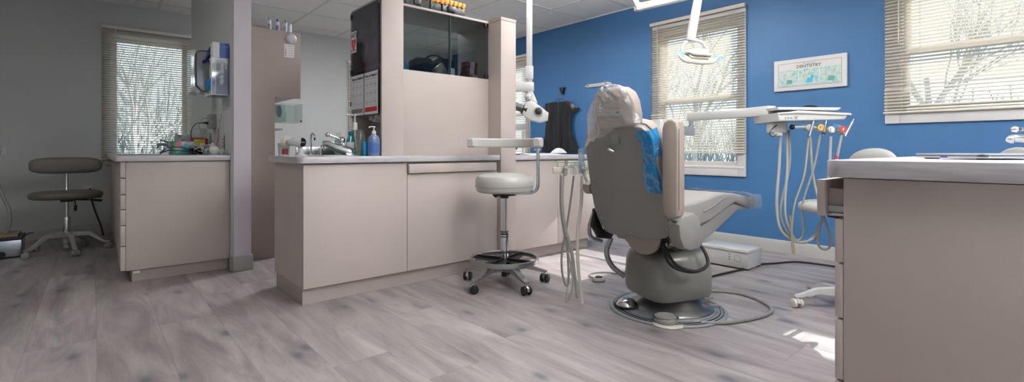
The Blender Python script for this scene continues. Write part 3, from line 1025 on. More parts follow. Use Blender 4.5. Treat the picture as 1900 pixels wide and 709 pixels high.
def bag(cx, cy, w, h, name, label, seed):
    def fn(x, y, z):
        k = max(0, (z - 1.533) / h)
        n_ = noise.noise(Vector((x * 14, y * 14, z * 14 + seed)))
        return (x + (cx - x) * .35 * k * k, y + n_ * 0.012, z + n_ * 0.012 * k)
    m = M().box(cx - w / 2, cx + w / 2, cy - .06, cy + .06, 1.533, 1.533 + h, 0.03, 4, fn=fn)
    return single(name, m, mat('black_nylon', '1b1d20', rough=0.7, bump=.3), label, 'bag')
bag(1.99, 3.42, .22, .15, 'pouch', 'slumped black pouch behind the glass, left, under a carry loop', 3)
bag(2.19, 3.42, .23, .17, 'pouch', 'pointed black pouch behind the glass doors, centre', 9)
t = thing('blood_pressure_monitor', (2.06, 3.29, 1.533), 'grey hand unit with a black tube loop behind the left glass door', 'monitor')
obj('housing', M().box(-.055, .055, -.02, .02, 0, .11, .012, 3, mx=Matrix.Translation((2.085, 3.29, 1.563)) @ Matrix.Rotation(R(52), 4, 'Y') @ Matrix.Translation((0, 0, -.05))), M_GREYP, t)
obj('tube_loop', M().tube([(1.95, 3.28, 1.545), (1.925, 3.28, 1.60), (1.96, 3.28, 1.665), (2.04, 3.28, 1.69), (2.12, 3.28, 1.665), (2.155, 3.28, 1.60), (2.15, 3.28, 1.545)], .006), M_BLACK, t)
single('tissue_pack', M().box(1.705, 1.80, 3.26, 3.33, 1.533, 1.60, .012, 3).ball((1.75, 3.29, 1.605), (.035, .025, .02)), mat('blue_white_pack', '4d9fd0', rough=.4, var=.5, scale=40),
       'small blue and white pack behind the glass in the far left corner', 'pack')
t = thing('card', (2.17, 3.25, 1.533), 'pale card leaning on the pouch behind the glass', 'card')
obj('sheet', M().box(2.135, 2.195, 3.245, 3.249, 1.5335, 1.60), M_PAPER, t)
mrb = mat('maroon_carton', '8d2438', rough=.5)
for k, (zz, xx, lb) in enumerate(((1.533, 2.33, 'lowest of three stacked maroon and white cartons behind the right glass door'), (1.582, 2.326, 'middle one of three stacked maroon and white cartons behind the glass'), (1.631, 2.332, 'topmost of three stacked maroon and white cartons behind the glass'))):
    t = thing('carton', (xx + .055, 3.31, zz), lb, 'carton', 'maroon and white cartons in the glass cabinet')
    obj('box', M().box(xx, xx + .11, 3.27, 3.35, zz, zz + .047, .001), mrb, t)
    obj('label_band', M().box(xx + .035, xx + .08, 3.2690, 3.351, zz + .0002, zz + .0475), M_PAPER, t)
single('cable_bundle', M().tube([(2.24, 3.24, 1.54), (2.26, 3.24, 1.575), (2.30, 3.235, 1.58), (2.32, 3.24, 1.545), (2.28, 3.235, 1.538), (2.25, 3.245, 1.56), (2.29, 3.24, 1.568)], .005, sub=8), M_BLACK, 'black curled cable lying behind the right glass door', 'cable')
single('sachet_pile', M().box(2.34, 2.40, 3.205, 3.235, 1.533, 1.565, .006, fn=lambda x, y, z: (x, y + noise.noise(Vector((x * 30, z * 30, 1))) * .008, z + noise.noise(Vector((x * 25, y * 30, 7))) * .01 * (z > 1.54))), M_IVORY, 'crumpled white sachets at the right end behind the glass', 'sachets')

# ---------------------------------------------------------------- sink and what stands on the island
t = thing('sink', (1.28, 3.45, 0.908), 'stainless steel sink set in the island worktop', 'sink')
sk = M()
X0, X1, Y0, Y1 = 1.11, 1.462, 3.20, 3.66
for a in ((X0, X1, Y0, Y0 + .03), (X0, X1, Y1 - .05, Y1), (X0, X0 + .03, Y0, Y1), (X1 - .03, X1, Y0, Y1)):
    sk.box(a[0], a[1], a[2], a[3], .9082, .9125, .001)
sk.box(X0 + .02, X1 - .02, Y0 + .02, Y1 - .04, .9085, .9105)
obj('rim', sk, M_STEEL, t)
obj('backsplash', M().box(X0, X1 + .02, 3.67, 3.678, .9085, .972, .002), M_STEEL, t)
t = thing('sink_faucet', (1.33, 3.25, .9125), 'large chrome faucet with ball lever on the island sink', 'faucet')
sp = M().tube([(1.365, 3.25, .925), (1.33, 3.255, .935), (1.26, 3.275, .962), (1.20, 3.295, .990), (1.17, 3.305, .988)], [.026, .034, .028, .022, .018], seg=14)
sp.cyl((1.172, 3.304, .982), (1.168, 3.305, .962), .012).box(1.30, 1.395, 3.225, 3.275, .9127, .930, .006)
obj('spout', sp, M_CHROME, t)
obj('lever_hub', M().ball((1.285, 3.265, 1.015), .025).tube([(1.32, 3.26, .93), (1.30, 3.262, .97), (1.288, 3.265, 1.0)], .015), M_CHROME, t)
obj('lever', M().tube([(1.285, 3.265, 1.02), (1.24, 3.275, 1.035), (1.203, 3.285, 1.050)], [.008, .007, .008], seg=8).ball((1.197, 3.287, 1.052), .016), M_CHROME, t)
t = thing('gooseneck_tap', (1.2, 3.6, .9125), 'thin chrome gooseneck tap at the back of the sink', 'faucet')
obj('neck', M().tube([(1.2, 3.62, .9128), (1.2, 3.62, .98), (1.2, 3.62, 1.045), (1.203, 3.60, 1.067), (1.207, 3.575, 1.055), (1.209, 3.572, 1.035)], .0058).cyl((1.2, 3.62, .9127), (1.2, 3.62, .93), .011), M_CHROME, t)
obj('nozzle', M().cyl((1.2092, 3.572, 1.018), (1.209, 3.572, 1.037), .006), M_BLACK, t)
single('tap_knob', M().lathe([(.007, 0), (.007, .018), (.015, .02), (.016, .042), (.012, .047), (0, .047)], c=(1.262, 3.60, .9127)), M_CHROME, 'short chrome knob between the gooseneck tap and large faucet', 'tap')

t = thing('countertop_camera', (1.06, 3.42, .908), 'white countertop camera unit with round black control face by the sink', 'camera')
obj('stand', M().tube([(1.065, 3.42, .912), (1.065, 3.42, .95), (1.055, 3.42, .99)], [.02, .014, .016], seg=14).lathe([(.045, 0), (.044, .006), (.02, .012), (0, .012)], c=(1.068, 3.42, .9085)), M_WHITEP, t)
obj('head', M().tube([(1.005, 3.45, 1.0), (1.035, 3.42, 1.003), (1.065, 3.395, 1.0)], [.024, .032, .033], seg=18), M_WHITEP, t)
fd = Vector((.45, -.89, 0)).normalized()
obj('control_face', M().cyl(Vector((1.066, 3.394, 1.0)), Vector((1.066, 3.394, 1.0)) + fd * .006, .03), M_BLACK, t)
kb = M()
for k in range(4):
    p = Vector((1.066, 3.394, 1.0)) + fd * .0062 + Vector((.89, .45, 0)) * (-.015 + .01 * k)
    kb.cyl(p, p + fd * .001, .003, seg=8)
obj('buttons', kb, M_PAPER, t)
obj('reflector_disc', M().cyl((.985, 3.50, 1.005), (.999, 3.485, 1.005), .046).cyl((.999, 3.485, 1.005), (1.015, 3.465, 1.004), .016), M_IVORY, t)
t = thing('tub', (.99, 3.55, .908), 'white plastic tub with maroon label at the left end of the island', 'tub')
obj('body', M().lathe([(0, 0), (.034, 0), (.038, .07), (.038, .072), (0, .072)], c=(.99, 3.53, .9085)).lathe([(.04, 0), (.04, .012), (.036, .015), (0, .015)], c=(.99, 3.53, .98)), M_WHITEP, t)
obj('label', M().surf(lambda u, v: (.99 + .0385 * math.cos(R(-125 + 60 * u)), 3.53 + .0385 * math.sin(R(-125 + 60 * u)), .918 + .038 * v), 8, 1), mrb, t)

def pump_top(m, c, z, s=1.0, dirx=-1):
    m.lathe([(.017 * s, 0), (.017 * s, .02 * s), (.008 * s, .026 * s), (.005 * s, .028 * s), (.005 * s, .05 * s), (0, .05 * s)], c=(c[0], c[1], z))
    m.tube([(c[0] + .012 * s, c[1], z + .052 * s), (c[0], c[1], z + .055 * s), (c[0] + dirx * .03 * s, c[1] , z + .053 * s), (c[0] + dirx * .04 * s, c[1], z + .045 * s)], .005 * s, seg=8)
    return m
M_SOAPB = mat('blue_soap', '5f7799', rough=.15, var=.05, coat=.4)
t = thing('soap_dispenser', (1.452, 3.16, .908), 'squat blue hand-soap bottle with white pump by the front post', 'soap bottle')
obj('bottle', M().lathe([(0, 0), (.040, 0), (.043, .006), (.043, .105), (.038, .128), (.02, .142), (.016, .150), (0, .150)], c=(1.45, 3.12, .9085), sy=.72), M_SOAPB, t)
obj('label', M().surf(lambda u, v: (1.45 + .0436 * math.cos(R(-160 + 100 * u)), 3.12 + .0436 * .73 * math.sin(R(-160 + 100 * u)), .93 + .065 * v), 12, 1), mat('navy_label', '3f5f9c', rough=.3, var=.15, scale=90), t)
obj('pump', pump_top(M(), (1.45, 3.12), 1.0575, .9), M_WHITEP, t)
single('wipe_pack', M().box(1.395, 1.425, 3.15, 3.19, .9085, 1.008, .008, 3), mat('cyan_pack', '1f9ed2', rough=.3), 'cyan upright pack squeezed beside the blue soap bottle', 'pack')
t = thing('rinse_dispenser', (1.37, 3.2, .908), 'tall clear dispenser bottle with long white pump', 'bottle')
obj('bottle', M().lathe([(0, 0), (.036, 0), (.039, .008), (.036, .12), (.026, .16), (.018, .178), (0, .178)], c=(1.40, 3.235, .9125), seg=28), M_ACRYL, t)
obj('liquid', M().lathe([(0, 0), (.033, 0), (.034, .02), (0, .02)], c=(1.40, 3.235, .916)), mat('green_liquid', '3f9a5c', rough=.1), t)
pm = M().lathe([(.018, 0), (.018, .045), (.013, .052), (.006, .056), (.006, .10), (0, .10)], c=(1.365, 3.235, 1.085))
pm.tube([(1.375, 3.235, 1.186), (1.36, 3.235, 1.189), (1.325, 3.235, 1.189), (1.305, 3.235, 1.186)], .0052, seg=8)
pm.cyl((1.365, 3.235, 1.186), (1.365, 3.235, 1.194), .012)
obj('pump', pm, M_WHITEP, t)
obj('dip_tube', M().tube([(1.365, 3.235, 1.086), (1.372, 3.235, 1.0), (1.385, 3.235, .93)], .006, seg=8), M_GREYP, t)
t = thing('mouthwash_bottle', (1.34, 3.42, .908), 'teal mouthwash bottle with white label and round teal cap', 'bottle')
obj('bottle', M().lathe([(0, 0), (.03, 0), (.033, .01), (.033, .10), (.018, .135), (.015, .14), (0, .14)], c=(1.405, 3.40, .913), sy=.6), mat('teal_liquid', '1a8d98', rough=.15, coat=.4), t)
obj('cap', M().ball((1.405, 3.40, 1.066), (.018, .016, .018)), mat('teal_cap', '17707e', rough=.3), t)
obj('label', M().surf(lambda u, v: (1.405 + .0336 * math.cos(R(-170 + 120 * u)), 3.40 + .0336 * .62 * math.sin(R(-170 + 120 * u)), .96 + .045 * v), 12, 1), M_PAPER, t)
t = thing('sanitiser_bottle', (1.30, 3.45, .908), 'clear green-tinted bottle with clear cap behind the faucet', 'bottle')
obj('bottle', M().lathe([(0, 0), (.026, 0), (.028, .01), (.028, .10), (.014, .125), (0, .125)], c=(1.34, 3.46, .913)), mat('pale_green_gel', '8fc9ad', rough=.15, coat=.4), t)
obj('cap', M().lathe([(.017, 0), (.015, .035), (0, .037)], c=(1.34, 3.46, 1.0385)), M_ACRYL, t)
obj('label', M().surf(lambda u, v: (1.34 + .0287 * math.cos(R(-160 + 110 * u)), 3.46 + .0287 * math.sin(R(-160 + 110 * u)), .93 + .06 * v), 12, 1), mat('green_label', '3fae84', rough=.5, var=.4, scale=60), t)
t = thing('paper_towel', (1.56, 3.25, 1.15), 'white folded paper towel hanging out below the cabinet beside the front post', 'paper towel')
obj('towel', M().surf(lambda u, v: (1.505 + .13 * u, 3.20 + .10 * v + .01 * math.sin(6 * u), 1.198 - .045 * (math.sin(v * 3.1) ** 2) - .02 * u * v), 8, 8, .002), M_PAPER, t)
single('towel_dispenser', M().box(1.52, 1.645, 3.17, 3.36, 1.160, 1.1995, .008), M_GREYP, 'shallow towel dispenser fixed under the narrow glass cabinet', 'dispenser')

# right worktop: small things
t = thing('articulator', (2.86, 3.3, .903), 'dark metal articulator standing on the worktop beside the end column', 'dental articulator')
ar = M().box(2.80, 2.92, 3.27, 3.35, .9035, .912, .003)
for k in range(7):
    a = k * .9
    ar.cyl((2.835 + .02 * math.cos(a), 3.30 + .01 * math.sin(a), .912), (2.85 + .035 * math.cos(a + .8), 3.31, .985), .006, seg=8)
ar.ball((2.845, 3.31, .985), (.04, .03, .022)).ball((2.90, 3.31, .975), (.022, .02, .026)).tube([(2.82, 3.3, .985), (2.84, 3.3, 1.02), (2.88, 3.3, 1.022), (2.91, 3.3, .985)], .005)
obj('frame', ar, mat('gunmetal', '54575b', rough=.35, metal=.8), t)
single('book', M().box(2.68, 2.70, 3.12, 3.30, .9035, 1.0, .002), mat('orange_spine', 'e39a3a', rough=.5, var=.3, scale=15), 'thin upright orange and purple book standing against the end column', 'book')
sheetm = M()
for k in range(4):
    sheetm.box(2.95 + k * .02, 3.36 + k * .03, 3.15 + k * .01, 3.42, .9035 + k * .003, .9062 + k * .003, mx=Matrix.Rotation(R(.4 * k), 4, 'Z'))
single('paper_stack', sheetm, M_PAPER, 'loose white papers lying on the right worktop under the apron', 'papers')
def domefn(u, v):
    a = PI * u; r_ = math.sin(PI * v)
    return (3.40 + .07 * math.cos(PI * v), 3.25 + .045 * math.cos(a), .918 + .05 * math.sin(a) * r_)
single('face_mask', M().surf(domefn, 12, 14, .002), mat('pale_mask', 'c9cdcf', rough=.8, bump=.2), 'moulded pale grey face mask lying on the papers', 'mask')

# ---------------------------------------------------------------- tall unit behind the island
t = thing('tall_cabinet', (1.2, 4.9, 0), 'tall taupe cabinet with notched end panel beside the lavender partition', 'cabinet')
L_ = [(.9730, 0), (1.215, 0), (1.215, 1.413), (1.432, 1.413), (1.432, 2.005), (.9730, 2.005)]
obj('end_panel', M().pxz(L_, 4.60, 4.622, bev=.001), mat('taupe_laminate_deep', '9b8d87', rough=.5, var=.03), t)  # laminate darkened on this panel to offset the added recessed light
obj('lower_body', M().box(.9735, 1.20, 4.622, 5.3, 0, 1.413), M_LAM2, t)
obj('upper_body', M().box(.9735, 1.415, 4.622, 5.3, 1.425, 2.0), M_LAM, t)
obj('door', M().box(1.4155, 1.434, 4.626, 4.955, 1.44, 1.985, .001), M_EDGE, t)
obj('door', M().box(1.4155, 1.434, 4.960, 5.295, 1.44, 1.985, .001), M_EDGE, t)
t = thing('push_light', (1.36, 4.59, 1.93), 'round white push light stuck on the tall cabinet end panel', 'light')
pc = Vector((1.348, 4.5995, 1.945))
obj('rim', M().lathe([(.0, 0), (.046, 0), (.046, .012), (.038, .02), (.036, .018), (0, .018)], mx=face_ny(pc)), M_WHITEP, t)
obj('lens', M().lathe([(.035, 0), (.033, .006), (.02, .010), (0, .011)], mx=face_ny(pc + Vector((0, -.018, 0)))), mat('frosted_lens', 'b9bfc8', rough=.25), t)
t = thing('notice', (1.333, 4.599, 1.78), 'small white list with four coloured dots on the tall cabinet', 'notice')
nmx = face_ny((1.293, 4.5995, 1.777))
obj('sheet', M().prism([(0, 0), (.085, 0), (.085, .118), (0, .118)], 0, .001, mx=nmx), M_PAPER, t)
for k, cc in enumerate(('d9a08c', '2c7a6a', '2458a8', 'c8373c')):
    yk = .082 - .021 * k
    obj('dot', M().prism([(.013 + .006 * math.cos(a), yk + .006 * math.sin(a)) for a in [i * .785 for i in range(8)]], .001, .0014, mx=nmx), mat('dot_' + cc, cc, rough=.6), t)
lm = M()
for k in range(4):
    yk = .082 - .021 * k
    lm.prism([(.028, yk - .002), (.075, yk - .002), (.075, yk + .001), (.028, yk + .001)], .001, .0014, mx=nmx)
lm.prism([(.01, .1), (.07, .1), (.07, .106), (.01, .106)], .001, .0014, mx=nmx)
obj('lines', lm, M_GREYINK, t)
def paste_tube(x, y, label, capc, bandc, lean=0):
    t = thing('material_tube', (x, y, 2.006), label, 'tube', 'tubes on top of the tall cabinet')
    obj('tube', M().tube([(x, y, 2.006), (x, y, 2.05), (x + lean, y, 2.10)], [.018, .018, .015], seg=14, sub=3), M_WHITEP, t)
    obj('cap', M().cyl((x + lean, y, 2.10), (x + lean * 1.4, y, 2.128), .012, .007, seg=12), mat('cap_' + capc, capc, rough=.4), t)
    obj('band', M().surf(lambda u, v: (x + .0187 * math.cos(R(-150 + 70 * u)), y + .0187 * math.sin(R(-150 + 70 * u)), 2.018 + .05 * v), 6, 1), mat('band_' + bandc, bandc, rough=.5, var=.4, scale=80), t)
paste_tube(1.19, 4.68, 'white tube with teal tip, leftmost on top of the tall cabinet', '2b9aa8', '7d8d9d')
paste_tube(1.262, 4.69, 'white tube with dark blue cap and purple band on the tall cabinet', '22468f', '6a5f9a')
paste_tube(1.326, 4.69, 'white tube with green tip, second from right on the tall cabinet', '1d8578', '7f93b4', .004)
t = thing('material_tube', (1.368, 4.69, 2.006), 'short translucent capped tube, rightmost on top of the tall cabinet', 'tube', 'tubes on top of the tall cabinet')
obj('tube', M().cyl((1.368, 4.70, 2.006), (1.368, 4.70, 2.085), .017, seg=14), mat('milky_tube', 'c6d3dc', rough=.3), t)
obj('cap', M().cyl((1.368, 4.70, 2.085), (1.368, 4.70, 2.098), .018, seg=14), M_WHITEP, t)
# clear glove holder under the upper cabinet, shelf stub
t = thing('clear_holder', (1.4, 5.0, 1.21), 'clear acrylic holder hanging below the tall cabinet notch', 'holder')
ch = M()
ch.box(1.216, 1.53, 4.86, 4.863, 1.213, 1.39).box(1.216, 1.53, 5.10, 5.103, 1.213, 1.39).box(1.527, 1.53, 4.86, 5.10, 1.213, 1.39).box(1.216, 1.53, 4.86, 5.10, 1.21, 1.213)
obj('shell', ch, M_ACRYL, t)
obj('screw', M().cyl((1.515, 4.858, 1.225), (1.515, 4.853, 1.225), .008, seg=12), M_BLACK, t)
t = thing('glove_carton', (1.3, 4.98, 1.214), 'pale green carton with a dark oval opening inside the clear holder', 'glove box')
obj('carton', M().box(1.219, 1.395, 4.90, 5.07, 1.214, 1.375, .002), mat('pale_green_carton', 'a9c6bb', rough=.5, var=.1), t)
obj('opening', M().prism([(.025 * math.cos(a), .055 * math.sin(a)) for a in [i * .4 for i in range(16)]], 0, .001, mx=face_ny((1.33, 4.8995, 1.31))), mat('slate_blue', '4f5d80', rough=.6, var=.3, scale=50), t)
single('wall_bracket', M().box(1.2155, 1.31, 4.7, 4.9, 1.128, 1.145, .003), M_GREYP, 'small grey shelf bracket on the narrow cabinet side above the sink', 'bracket')

# ---------------------------------------------------------------- left bay cabinet run
t = thing('base_cabinet', (.49, 5.7, 0), 'dark-lit taupe base cabinet with side drawers in the left bay', 'cabinet')
obj('carcass', M().box(.190, .82, 4.418, 7.165, .088, .866), M_LAM, t)
obj('end_panel', M().box(.180, .828, 4.400, 4.4175, .088, .860, .001), M_LAM, t)
obj('kick', M().box(.215, .825, 4.435, 7.165, 0, .088), M_LAM2, t)
zs = [.866, .748, .632, .524, .412, .265, .088]
for k in range(6):
    dr = obj('drawer', M().box(.150, .1785, 4.403, 4.86, zs[k + 1] + .003, zs[k] - .003, .0015), M_LAM, t)
for k in range(4):
    y0 = 4.865 + k * .575
    obj('door' if k else 'drawer_door', M().box(.158, .1885, y0, y0 + .570, .092, .856, .0015), M_LAM, t)
obj('asset_label', M().box(.222, .262, 4.4335, 4.435, .058, .074), M_PAPER, t)
single('worktop', rounded_top(.118, .828, 4.375, 7.183, .867, .908, .04, ('fl',)), M_TOP,
       'grey wood-grain worktop of the left bay cluttered with cables and boxes', 'worktop')
t = thing('tablet', (.3, 4.95, .9085), 'flat dark tablet lying on the left end of the left bay worktop', 'tablet')
obj('body', M().box(.16, .40, 4.62, 5.1, .909, .918, .003), M_GREYP, t)
obj('screen', M().box(.17, .39, 4.63, 5.09, .918, .9195), mat('navy_screen', '2a3570', rough=.15), t)
t = thing('bay_faucet', (.56, 6.1, .908), 'chrome faucet with curved spout in front of the left bay window', 'faucet')
obj('spout', M().tube([(.62, 6.10, .909), (.615, 6.10, .96), (.575, 6.09, 1.0), (.51, 6.06, 1.0), (.485, 6.05, .965)], [.02, .018, .017, .014, .014], seg=12), M_CHROME, t)
obj('lever', M().tube([(.61, 6.10, .99), (.58, 6.09, 1.03), (.52, 6.07, 1.05)], [.012, .010, .006], seg=10), M_CHROME, t)
def flower_material():
    m = bpy.data.materials.new('painted_flower_pattern'); m.use_nodes = True
    nt = m.node_tree; b = nt.nodes['Principled BSDF']
    tc = nt.nodes.new('ShaderNodeTexCoord'); vo = nt.nodes.new('ShaderNodeTexVoronoi'); vo.inputs['Scale'].default_value = 30
    nz = nt.nodes.new('ShaderNodeTexNoise'); nz.inputs['Scale'].default_value = 18; nz.inputs['Detail'].default_value = 2
    wc = mixc(nt, .06, tc.outputs['Object'], nz.outputs['Color'], 'ADD')
    nt.links.new(wc, vo.inputs['Vector'])
    sx = nt.nodes.new('ShaderNodeSeparateXYZ'); nt.links.new(vo.outputs['Color'], sx.inputs[0])
    rp = nt.nodes.new('ShaderNodeValToRGB'); rp.color_ramp.interpolation = 'CONSTANT'
    cols = ['0f7f84', '12808a', 'b8468f', '3aa03c', '1b8f8c', '4a6fb5', '9bb8a0', 'c84f86']
    el = rp.color_ramp.elements
    el[0].color = lin(cols[0]); el[1].position = .125; el[1].color = lin(cols[1])
    for k in range(2, 8):
        e = el.new(k / 8); e.color = lin(cols[k])
    nt.links.new(sx.outputs[0], rp.inputs[0]); nt.links.new(rp.outputs[0], b.inputs['Base Color'])
    b.inputs['Roughness'].default_value = .35
    return m
single('tissue_box', M().box(.500, .655, 4.85, 5.13, .9085, 1.022, .002), flower_material(), 'tissue box with bright teal, pink and green flower pattern', 'tissue box')
t = thing('sharps_container', (.72, 5.3, .908), 'red sharps container with yellow label and clear lid', 'sharps container')
obj('body', M().box(.67, .80, 5.16, 5.29, .9085, 1.055, .008), mat('sharps_red', 'b32626', rough=.35), t)
obj('label', M().box(.688, .775, 5.1585, 5.16, .975, 1.045), mat('warning_yellow', 'd6c02f', rough=.5, var=.25, scale=60), t)
obj('lid', M().box(.675, .795, 5.165, 5.285, 1.056, 1.145, .018, 3), mat('milky_clear_plastic', 'c9ced0', rough=.2, alpha=.55), t)
def crumple(cx, cy, cz, r, seed, material, name, label, cat):
    m = M().ball((0, 0, 0), 1, 22, fn=lambda x, y, z: (
        cx + x * r[0] * (1 + .5 * noise.noise(Vector((x * 1.7, y * 1.7, z * 1.7 + seed)))), cy + y * r[1] * (1 + .5 * noise.noise(Vector((x * 2, y * 2, z * 2 + seed + 5)))),
        cz + max(0, (z + .5) * r[2] * (1 + .6 * noise.noise(Vector((x * 2.5, y * 2.5, z + seed + 9)))))))
    return single(name, m, material, label, cat)
crumple(.66, 5.62, .909, (.10, .09, .12), 4, mat('pale_grey_bag', 'b5b9bc', rough=.3), 'plastic_bag', 'crumpled pale plastic bag behind the flowered tissue box', 'bag')
cb = M(); rnd = random.Random(8)
for k in range(9):
    p = [(.66 + rnd.uniform(-.06, .07), 4.74 + rnd.uniform(-.06, .06), .914 + rnd.uniform(0, .05)) for _ in range(6)]
    cb.tube(p, .0045, seg=6, sub=5)
single('cable_pile', cb, M_BLACK, 'tangled pile of black cables in front of the sharps container', 'cables')
cb = M()
for k in range(9):
    p = [(.69 + rnd.uniform(-.07, .08), 4.72 + rnd.uniform(-.06, .05), .93 + rnd.uniform(0, .07)) for _ in range(5)]
    p.append((p[-1][0] + .02, p[-1][1] - .02, .912))
    cb.tube(p, .0032, seg=6, sub=5)
single('earphone_cable_pile', cb, M_WHITEP, 'white tangled thin cables lying over the black cables', 'cables')
single('black_cable', M().tube([(.40, 4.68, .921), (.44, 4.69, .96), (.50, 4.70, .972), (.56, 4.71, .965), (.62, 4.72, .935)], .0045).tube([(.40, 4.68, .921), (.45, 4.66, .945), (.52, 4.66, .945), (.60, 4.68, .935), (.65, 4.70, .93)], .0045), M_BLACK,
       'black cable looping in front of the flowered tissue box', 'cable')
t = thing('clear_tray', (.75, 4.5, .908), 'small clear tray holding a white cap and blue tub at the partition', 'tray')
tr = M()
tr.box(.69, .80, 4.42, 4.423, .909, .955).box(.69, .80, 4.56, 4.563, .909, .955).box(.69, .693, 4.42, 4.56, .909, .955).box(.797, .80, 4.42, 4.56, .909, .955).box(.69, .80, 4.42, 4.56, .909, .912)
obj('tray', tr, M_ACRYL, t)
single('plaster_dome', M().ball((.735, 4.49, .948), (.036, .036, .036)), mat('plaster', 'cfc6b8', rough=.8, bump=.2), 'round beige plaster cap sitting in the clear tray', 'cap')
single('blue_tub', M().lathe([(0, 0), (.016, 0), (.017, .018), (0, .02)], c=(.779, 4.445, .9125)), mat('tub_blue', '2d6fae', rough=.4), 'little blue round tub in the clear tray', 'tub')
single('card', M().box(-.012, .012, -.002, .002, 0, .10, .001, mx=Matrix.Translation((.715, 4.60, .911)) @ Matrix.Rotation(R(18), 4, 'Y')).box(-.02, .02, -.03, .03, 0, .05, .004, mx=Matrix.Translation((.712, 4.62, .911))), mat('pale_blue_card', 'b4c6cf', rough=.4), 'pale blue card leaning behind the clear tray', 'card')
t = thing('remote_handset', (.806, 4.47, .908), 'slim white handset standing upright against the partition end', 'handset')
obj('body', M().box(.802, .826, 4.60, 4.64, .909, 1.075, .005), M_WHITEP, t)
bt = M()
for k in range(3):
    bt.box(.807, .820, 4.5985, 4.60, .975 + .028 * k, .988 + .028 * k, .0005)
obj('buttons', bt, M_GREYP, t)
t = thing('bead_strand', (.81, 4.75, .908), 'thin red and white strand leaning up the partition wall', 'strand')
sb = M()
pp = smooth_path([(.808, 4.74, .912), (.800, 4.76, .97), (.812, 4.78, 1.04), (.818, 4.80, 1.13)], 9)
for q in pp[::2]:
    sb.ball(q, .006, 8)
obj('red_beads', sb, mat('bead_red', 'b8443a', rough=.4), t)
sb = M()
for q in pp[1::2]:
    sb.ball(q, .006, 8)
obj('white_beads', sb, M_WHITEP, t)

# on the partition
t = thing('glove_dispenser', (.8, 4.55, 1.39), 'clear acrylic glove dispenser screwed to the partition wall', 'holder')
gd_ = M()
x0, x1, y0, y1, z0, z1 = .700, .829, 4.395, 4.70, 1.385, 1.672
gd_.box(x0, x1, y0, y0 + .003, z0, z1).box(x0, x1, y1 - .003, y1, z0, z1).box(x1 - .003, x1, y0, y1, z0, z1 + .02).box(x0, x1, y0, y1, z0 - .003, z0)
gd_.box(x0, x0 + .003, y0, y1, z0, z0 + .03)
obj('case', gd_, M_ACRYL, t)
ed = M()
for a in ((x0, y0), (x1 - .003, y0)):
    ed.box(a[0], a[0] + .004, a[1] - .001, a[1] + .003, z0, z1)
ed.box(x0, x1, y0 - .001, y0 + .003, z1 - .003, z1 + .001).box(x0, x1, y0 - .001, y0 + .003, z0 - .004, z0)
obj('bright_edge', ed, M_WHITEP, t)
t = thing('glove_box', (.77, 4.55, 1.39), 'purple and white box of nitrile gloves in the clear dispenser', 'glove box')
M_PURP = mat('purple_print', '4b3c80', rough=.45)
obj('carton', M().box(.735, .822, 4.402, 4.69, 1.389, 1.655, .002), M_PURP, t)
obj('white_side', M().box(.7335, .7350, 4.403, 4.689, 1.39, 1.654), mat('printed_white_side', 'd9dbe2', rough=.5, var=.12, scale=70), t)
obj('lettering', M().text('Nitrile Gloves', .040, frame((.785, 4.4012, 1.465), (0, 0, 1), (-1, 0, 0)) @ Matrix.Scale(.72, 4, (1, 0, 0)), bold=True), M_PAPER, t)
rg = M()
for k in range(3):
    mxx = face_ny((.803, 4.4014, 1.595 + .017 * k))
    rg.lathe([(.0035, 0), (.0062, 0), (.0062, .0006), (.0035, .0006)], mx=mxx, seg=14)
obj('ring_marks', rg, M_PAPER, t)
gl = M()
rnd = random.Random(3)
for k in range(5):
    yy = 4.46 + k * .04
    zz = 1.475 + rnd.uniform(-.01, .03)
    gl.tube([(.731, yy, zz + .03), (.715, yy + .004, zz + .012), (.712, yy + .012, zz - .03), (.714, yy + .010, zz - .05)], [.009, .012, .009, .003], seg=8)
    gl.ball((.722, yy, zz + .02), (.012, .02, .018), 10)
obj('protruding_gloves', gl, mat('bright_blue_nitrile', '1f8fd0', rough=.5), t)
t = thing('mask_carton', (.77, 4.5, 1.674), 'white and blue carton standing on top of the glove dispenser', 'carton')
obj('carton', M().box(.715, .758, 4.41, 4.52, 1.674, 1.797, .001).box(.758, .822, 4.412, 4.52, 1.674, 1.797, .001), M_PAPER, t)
obj('blue_face', M().box(.760, .822, 4.4095, 4.4115, 1.676, 1.795), mat('carton_blue', '1c4fa6', rough=.4), t)
obj('print', M().text('MASK', .014, face_ny((.785, 4.409, 1.765))), M_PAPER, t)
t = thing('blue_glove', (.72, 4.62, 1.66), 'dark blue glove pulled out and drooping left above the dispenser', 'glove')
obj('glove', M().ball((0, 0, 0), 1, 20, fn=lambda x, y, z: (.735 - .05 * (z < 0) * z * z + .02 * x * 1.0 + .01 * noise.noise(Vector((x * 2, y * 2, z * 2))), 4.66 + .09 * y * (1 + .3 * noise.noise(Vector((y * 2, z * 3, 1)))) , 1.728 + .055 * z + .03 * y * -1 + .012 * noise.noise(Vector((x * 3, y * 3, z * 3 + 4))))), mat('dark_blue_nitrile', '1b2f7c', rough=.5, bump=.3, bscale=40), t)
crumple(.745, 4.62, 1.66, (.02, .035, .04), 14, M_BAG2 if 'M_BAG2' in globals() else M_PAPER, 'crumpled_wrapper', 'crumpled white wrapper on the rim of the glove dispenser', 'wrapper')
t = thing('towel_cabinet', (.75, 5.1, 1.46), 'grey metal towel dispenser with dark edges on the partition behind the gloves', 'dispenser')
pr = [(.829, 1.80), (.69, 1.79), (.665, 1.77), (.665, 1.50), (.70, 1.455), (.829, 1.43)]
obj('housing', M().pxz(pr, 4.86, 5.13, bev=.002), mat('satin_grey_metal', 'a4a6ae', rough=.25, metal=.6), t)
